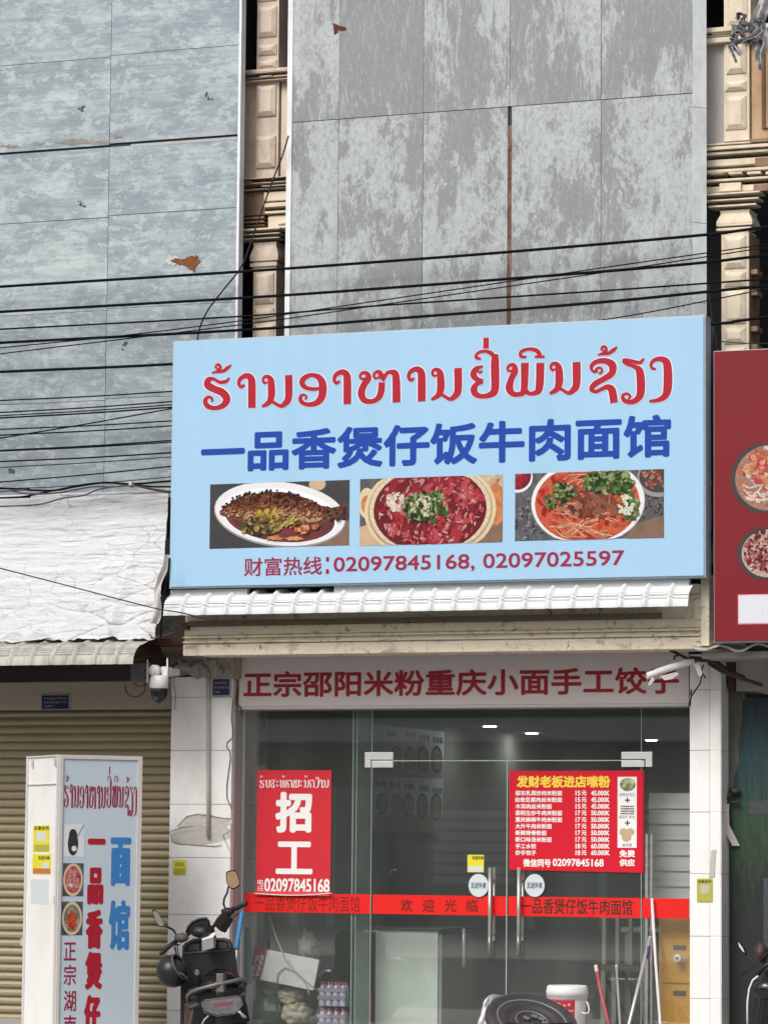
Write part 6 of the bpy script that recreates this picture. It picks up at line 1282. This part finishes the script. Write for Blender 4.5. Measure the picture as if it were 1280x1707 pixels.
q = MB(); q.obox(S(361,1654,-.13), V3(.055, 0, 0), V3(0, .06, 0), V3(-.006, .0, .135), .006); q.tube([S(362,1638,-.08), S(364,1650,-.10), S(366,1656,-.10)], .024, 8); q.build('rail_bracket', mat('bracket_grey', (0.13, 0.125, 0.122), 0.5), st)
FT_ = vf(YS-.06)
def tail(u, v):
    x0, x1 = (337-2*v*0, 398+6*v) ; x = 330+74*u+(u-.5)*26*v; y = 1655-10*u+58*v; return FT_.at(x, y, .08*math.sin(math.pi*u)*(.6+.4*v)-0.02*v)
q = MB(); q.grid(tail, 20, 14, True); q.build('tail_cover', M('black_gloss'), st)
FT3 = vf(YS-.16)
q = MB(); FT3.ppoly(q, [(337,1671),(342,1668),(396,1661),(401,1664),(404,1675),(391,1688),(362,1692),(342,1686)], -.05, 0.0); tl_ = q.build('tail_light', M('lamp_clear'), st)
q = MB(); FT3.ppoly(q, [(357,1673),(389,1669),(384,1675),(357,1678)], .0005, .003); q.build('red_lens', M('lamp_red'), tl_)
q = MB(); FT3.ppoly(q, [(339,1673),(342,1672),(346,1687),(343,1686)], .0005, .003); FT3.ppoly(q, [(397,1665),(400,1665),(402,1674),(397,1680)], .0005, .003); q.tube([FT3.at(*p, .003) for p in ((336,1671),(342,1667),(396,1660),(402,1663),(405,1675),(391,1690),(362,1694),(341,1688),(336,1671))], .003, 6); q.build('chrome_trim', mat('trim_dark', (0.16, 0.16, 0.165), 0.3, 0.3), tl_)
q = MB(); q.tube([FT3.at(*p, .02) for p in ((348,1693),(341,1700),(335,1712))], .006, 6); q.tube([FT3.at(*p, .02) for p in ((397,1686),(404,1690),(411,1696))], .006, 6); q.tube([FT3.at(*p, .02) for p in ((400,1684),(404,1694),(408,1697))], .004, 6); q.build('trim_line', mat('trim_pale', (0.42, 0.42, 0.43), 0.3), st)
q = MB(); 
def flank(u, v): return S(308+18*u-2*v, 1672+80*v, .18-.16*u-.06*math.sin(math.pi*v))
q.grid(flank, 10, 12, True); q.build('side_panel', mat('flank_brown', (0.03, 0.024, 0.02), 0.3, var=0.3, dirt=(0.26, 0.09, 0.03), dirtamt=0.9, scale=22), st)
q = MB(); 
for (d_, z_, a_, b_, c_) in ((.1, .50, .17, .2, .15), (.35, .48, .17, .25, .16), (.6, .34, .16, .3, .12), (.9, .4, .12, .2, .16)):
    p_ = SO+FWD*d_; q.blob(V3(p_.x, p_.y, z_), a_, b_, c_, .08, 1.5, 24, 14, d_); q.build('body', M('black_gloss'), st)
for yy in (.26, 1.25):
    c = SO+FWD*yy; c.z = FLOOR+.22; w_ = MB().lathe(c-R0*.05, [(.14, 0), (.20, .0), (.218, .02), (.22, .05), (.218, .08), (.2, .1), (.14, .1)], 32, R0).build('wheel', M('black_plastic'), st)
    MB().lathe(c-R0*.04, [(0, 0), (.14, .005), (.145, .075), (0, .08)], 24, R0).build('rim', M('grey_plastic'), w_)
gb = thing('phone_box', 'small grey box resting on the rim of the scooter front shield', 'box', S(347,1586,.24)); q = MB(); q.obox(S(337,1586,.22), V3(.094, 0, .026), V3(-.01, .07, .0), V3(-.004, 0, .075), .005); q.build('body', M('grey_plastic'), gb)
q = MB(); q.obox(S(336.5,1568.2,.22), V3(.094, 0, .026), V3(-.01, .075, .035), V3(0, 0, .005), .002); q.build('lid', M('white_plastic'), gb)
# helmet hanging from the left grip
hc = S(288,1619,.16); hm = thing('helmet', 'matte black open helmet hanging from the left scooter grip', 'helmet', hc)
q = MB(); vs = []; K, L_ = 18, 32; rot = Matrix.Rotation(R(-35), 3, 'Y') @ Matrix.Rotation(R(-18), 3, 'X')
for i in range(K+1):
    a = math.pi*i/K*0.70
    for j in range(L_):
        b = 2*math.pi*j/L_; d = Vector((math.sin(a)*math.cos(b)*.12, math.sin(a)*math.sin(b)*.125, math.cos(a)*.118))
        vs.append(hc+(Matrix.Rotation(R(-118), 3, 'Y') @ d))
q.add(vs, [(i*L_+j, (i+1)*L_+j, (i+1)*L_+(j+1) % L_, i*L_+(j+1) % L_) for i in range(K) for j in range(L_)], True); q.f = [f[::-1] for f in q.f]; q.build('shell', M('helmet_black'), hm)
q = MB(); RM = Matrix.Rotation(R(-118), 3, 'Y'); q.tube([hc+RM @ Vector((math.sin(math.pi*.7)*.12*math.cos(2*math.pi*k/30), math.sin(math.pi*.7)*.125*math.sin(2*math.pi*k/30), math.cos(math.pi*.7)*.118)) for k in range(31)], .009, 6); q.build('edge_trim', M('dark_grey_plastic'), hm)
q = MB(); q.blob(hc+V3(.035, 0, .0), .075, .09, .082, .1, 2, 20, 14, 1); q.build('padding', mat('padding', (0.02, 0.02, 0.021), 0.9), hm)
q = MB(); q.tube([hc+V3(.03, -.05, .08), S(297,1600,.2), S(290,1578,.2)], .006, 6); q.build('strap', M('dark_grey_plastic'), hm); q = MB(); q.tube([hc+V3(.07, -.08, .0), hc+V3(.12, -.07, -.02), hc+V3(.16, -.04, -.07)], .006, 6); q.build('strap', M('dark_grey_plastic'), hm)
# second scooter cut by the right edge
YR = -0.9
def S2(x, y, dy=0.0): return fac(YR+dy).at(x, y)
s2 = thing('scooter', 'dark scooter with a round mirror cut by the right picture edge', 'scooter', V3(S2(1290, 1700).x, YR, FLOOR))
q = MB()
def body2(u, v): return S2(1243+70*u+6*math.sin(v*3)*(1-u)+ (18*(1-v)**2)*(1-u), 1632+110*v+(-12*u), -.15*math.sin(math.pi*min(u*1.0, 1)))
q.grid(body2, 14, 14, True); q.build('front_cover', M('black_gloss'), s2)
q = MB(); q.tube([S2(*p, -.02) for p in ((1263,1627),(1254,1634),(1248,1648),(1245,1670),(1245,1720))], .007, 8); q.build('edge_trim', M('white_plastic'), s2)
q = MB(); q.blob(S2(1276,1650,-.12), .09, .05, .07, .05, 2, 20, 14, 2); q.build('headlight', M('black_gloss'), s2)
q = MB(); q.tube([S2(1262,1625), S2(1272,1612), S2(1290,1600)], .014, 8); q.tube([S2(1242,1593), S2(1252,1600), S2(1264,1606), S2(1275,1612)], .005, 6); q.tube([S2(1236,1627), S2(1250,1615), S2(1268,1600), S2(1285,1580)], .004, 6); q.build('handlebar', M('black_plastic'), s2)
q = MB(); q.blob(S2(1268,1588,.05), .05, .06, .07, .3, 2, 14, 10, 6); q.build('control_box', mat('brown_dim', (0.06, 0.035, 0.03), 0.5), s2)
F2 = fac(YR); pts = [(1227,1569),(1231,1570),(1239,1580),(1243,1588),(1242,1593),(1237,1590),(1231,1580)]
q = MB(); F2.ppoly(q, pts, -.02, 0.0); mr2 = q.build('mirror', M('black_gloss'), s2); q = MB(); F2.ppoly(q, [(x+.2, y) for x, y in ((1229,1571),(1232,1573),(1238,1582),(1240,1588),(1237,1586),(1232,1579))], .001, .003); q.build('glass', mat('mirror_pale', (0.62, 0.63, 0.63), 0.3), mr2)
for yy in (0.15, 1.35):
    c = V3(S2(1300,1700).x, YR+yy, FLOOR+.22); w_ = MB().lathe(c-V3(.05, 0, 0), [(.14, 0), (.2, 0), (.22, .05), (.2, .1), (.14, .1)], 28, (1, 0, 0)).build('wheel', M('black_plastic'), s2); MB().lathe(c-V3(.04, 0, 0), [(0, 0), (.14, .005), (.14, .075), (0, .08)], 20, (1, 0, 0)).build('rim', M('grey_plastic'), w_)
q = MB(); q.box(S2(1265,1700).x, S2(1265,1700).x+.42, YR+.1, YR+1.4, .38, .75, .06); q.build('body', M('black_gloss'), s2)
# ------------------------------------------------------------------ bin with tilted round lid, bag, bucket
YB_ = -1.5; FBB = fac(YB_); lc = FBB.at(886, 1703); wb = 1/226
tb3 = thing('trash_bin', 'black bin with a tilted ribbed round lid in the foreground', 'bin', V3(lc.x, YB_, FLOOR))
ax = (Matrix.Rotation(R(-19), 3, 'Y').inverted() @ Vector((0, 0, 1))); ax = Vector((math.sin(R(20)), -math.sin(R(24)), 0.87)).normalized()
q = MB(); q.lathe(lc, [(.0, -.012), (.05, -.012), (.10, -.008), (.115, .002), (.125, .004), (.16, -.004), (.185, -.002), (.20, .012), (.22, .016), (.25, .010), (.27, .014), (.30, .03), (.33, .036), (.352, .026), (.362, .004), (.360, -.03), (.345, -.034), (.335, -.01), (.0, -.03)], 64, ax); q.v = [lc+(p-lc)*.93 for p in q.v]; lid_ = q.build('lid', M('lid_grey'), tb3)
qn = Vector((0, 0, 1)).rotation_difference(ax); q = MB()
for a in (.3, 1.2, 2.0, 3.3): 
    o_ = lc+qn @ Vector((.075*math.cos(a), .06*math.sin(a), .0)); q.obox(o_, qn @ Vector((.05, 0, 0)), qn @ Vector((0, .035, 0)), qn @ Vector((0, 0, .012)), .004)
q.lathe(lc, [(.118, .006), (.122, .011), (.128, .011), (.13, .005)], 48, ax); q.lathe(lc, [(.262, .013), (.268, .0185), (.276, .0185), (.28, .014)], 56, ax); q.v = [lc+(p-lc)*.93+ax*.002 for p in q.v]; q.build('lid_rib_glint', mat('rib_grey', (0.17, 0.17, 0.175), 0.35, spec=0.6), lid_)  # lighter rings and centre pads put reflected light into the colour
MB().lathe(V3(lc.x+.03, YB_+.02, FLOOR), [(0, .001), (.20, .001), (.22, .02), (.25, .17), (.245, .17), (.21, .03), (0, .02)], 40).build('body', M('black_plastic'), tb3)
q = MB(); Fbag = fac(YB_+.10)
def bag(u, v):
    x = 797+ (40-8*v)*u - 5*math.sin(v*2.2)+8*(1-v)*(1-u)*(1.6 if u < .3 else 1); y = 1657+70*v+9*(1-u)*(1-v)+ (3*math.sin(u*7))*(1-v); return Fbag.at(x, y, .11*math.sin(math.pi*u)+.03*noise.noise(Vector((u*6, v*6, 2))))
q.grid(bag, 20, 20, True); tag(q.build('plastic_bag', M('white_plastic'), None, Fbag.at(815, 1720)), 'white plastic bag at the left of the black bin lid', 'bag')
q = MB(); q.blob(fac(YB_+.22).at(824, 1692), .06, .05, .07, .6, 2.5, 20, 14, 5); tag(q.build('plastic_bag', M('bag_clear'), None, fac(YB_+.22).at(824, 1720)), 'grey crumpled bag below the left rim of the black bin lid', 'bag')
FBk = fac(-.75); bc = FBk.at(945, 1652); zb0 = bc.z; wb = 1/221
bk = thing('bucket', 'white plastic bucket with a red printed label and white lid', 'bucket', V3(bc.x, -.75, zb0-.36))
sb = thing('bucket_stand', 'low concrete block under the white bucket', 'block', V3(bc.x, -.75, FLOOR)); MB().box(bc.x-.16, bc.x+.16, -.9, -.6, FLOOR+.001, zb0-.36, .01).build('block', M('cement_pale'), sb)
q = MB(); q.lathe(V3(bc.x, -.75, zb0-.36), [(0, .002), (.118, .002), (.122, .01), (.142, .30), (.143, .33)], 40); q.build('body', M('white_plastic'), bk)
q = MB(); q.lathe(V3(bc.x, -.75, zb0), [(.146, -.055), (.150, -.052), (.150, -.035), (.155, -.033), (.155, .0), (.152, .012), (.148, .034), (.138, .042), (.12, .036), (0, .034)], 40); q.build('lid', M('white_plastic'), bk)
q = MB(); RB = .1405
def lab(u, v): a = R(-127)+R(78)*u; zz = zb0-.36+.30-.21*v; r_ = .1225+(.142-.1225)*((zz-(zb0-.36))/.30)+.0015; return V3(bc.x+r_*math.cos(a), -.75+r_*math.sin(a), zz)
q.grid(lab, 20, 4, True); q.f = [f[::-1] for f in q.f]; lb_ = q.build('label', mat('label_red', (0.55, 0.03, 0.05), 0.4, var=0.1, scale=20), bk)
q = MB()
for (ua, ub, va, vb) in ((.08, .45, .1, .4), (.55, .65, .15, .22), (.72, .82, .12, .2), (.6, .95, .35, .40), (.62, .9, .5, .54), (.12, .5, .55, .8), (.6, .92, .66, .7)):
    q.grid(lambda u, v: (lambda p: p+Vector((p.x-bc.x, p.y+.75, 0)).normalized()*.0015)(lab(ua+(ub-ua)*u, va+(vb-va)*v)), 6, 2, True)
q.f = [f[::-1] for f in q.f]; q.build('print', mat('label_print', (0.70, 0.45, 0.42), 0.5, var=0.3, scale=60), lb_)
q = MB(); q.tube([V3(bc.x+.142, -.76, zb0-.06), V3(bc.x+.165, -.77, zb0-.09), V3(bc.x+.178, -.78, zb0-.13), V3(bc.x+.17, -.78, zb0-.155), V3(bc.x+.145, -.79, zb0-.158), V3(bc.x+.13, -.80, zb0-.15)], .006, 8); q.build('handle', M('white_plastic'), bk)
# ------------------------------------------------------------------ brooms and mops leaning on the glass
def pole(pts, r, m, name, label, cat, bits=(), head=None):
    P = [fac(Y).at(x, y) for x, y, Y in pts]; d = (P[-1]-P[-2]); t = (FLOOR+.05-P[-1].z)/d.z if d.z else 0; foot = P[-1]+d*max(t, 0)
    o = thing(name, label, cat, V3(foot.x, foot.y, FLOOR)); MB().tube(P+[foot], r, 10).build('pole', M(m), o)
    for (a, b, rr, mm, nm_) in bits:
        A = fac(a[2]).at(a[0], a[1]); B = fac(b[2]).at(b[0], b[1]); MB().tube([A, A+(B-A)*.08, A+(B-A)*.92, B], [rr*.85, rr, rr, rr*.85], 10).build(nm_, M(mm), o)
    q = MB(); q.box(foot.x-.13, foot.x+.13, foot.y-.03, foot.y+.03, FLOOR+.06, FLOOR+.10, .01); q.box(foot.x-.12, foot.x+.12, foot.y-.025, foot.y+.025, FLOOR+.002, FLOOR+.06); q.build('head', M(head or m), o); return o
pole([(993,1611,-.06),(1000,1650,-.14),(1014,1707,-.28)], .013, 'pole_red', 'broom', 'broom with a bent red handle leaning on the glass door', 'broom', [((992.6,1609,-.058),(994.5,1621,-.08),.0145,'sack_beige','tip')])
pole([(1027,1610,-.06),(1033,1707,-.3)], .010, 'pole_grey', 'broom', 'broom with a thin grey green handle between the red and the silver one', 'broom', [((1027,1609,-.058),(1027.4,1616,-.07),.0115,'sack_beige','tip')])
mp = pole([(1083,1563,-.06),(1048,1707,-.3)], .014, 'pole_silver', 'mop', 'silver mop pole with a purple grip leaning to the right pane edge', 'mop', [((1080.5,1577,-.08),(1076,1598,-.11),.019,'grip_purple','grip'), ((1083.3,1561,-.056),(1080.8,1576,-.08),.010,'steel_soft','tip')])
q = MB(); cR = fac(-.05).at(1083.5, 1557); q.tube([cR+V3(.013*math.cos(k*.63), 0, .016*math.sin(k*.63)) for k in range(11)], .004, 6); q.build('hanging_ring', M('dark_grey_plastic'), mp)
pole([(1086,1498,-.03),(1092,1600,-.12),(1100,1707,-.24)], .0115, 'pole_white', 'mop', 'long straight white mop pole crossing the right end of the red band', 'mop')
pole([(404,1522,-.24),(396,1572,-.3),(389,1640,-.4)], .0085, 'pole_white', 'squeegee', 'squeegee pole with a thick blue grip behind the scooter', 'squeegee', [((404,1520,-.238),(394,1583,-.32),.020,'grip_blue','grip')])
q = MB(); Fpn = fac(.05); Fpn.ppoly(q, [(408,1545),(416,1545),(420,1600),(419,1640),(407,1640)], 0, .01); tag(q.build('slate_panel', mat('slate_blue', (0.10, 0.12, 0.15), 0.6), None, Fpn.at(413, 1640)), 'narrow slate coloured board standing behind the left glass edge', 'board')
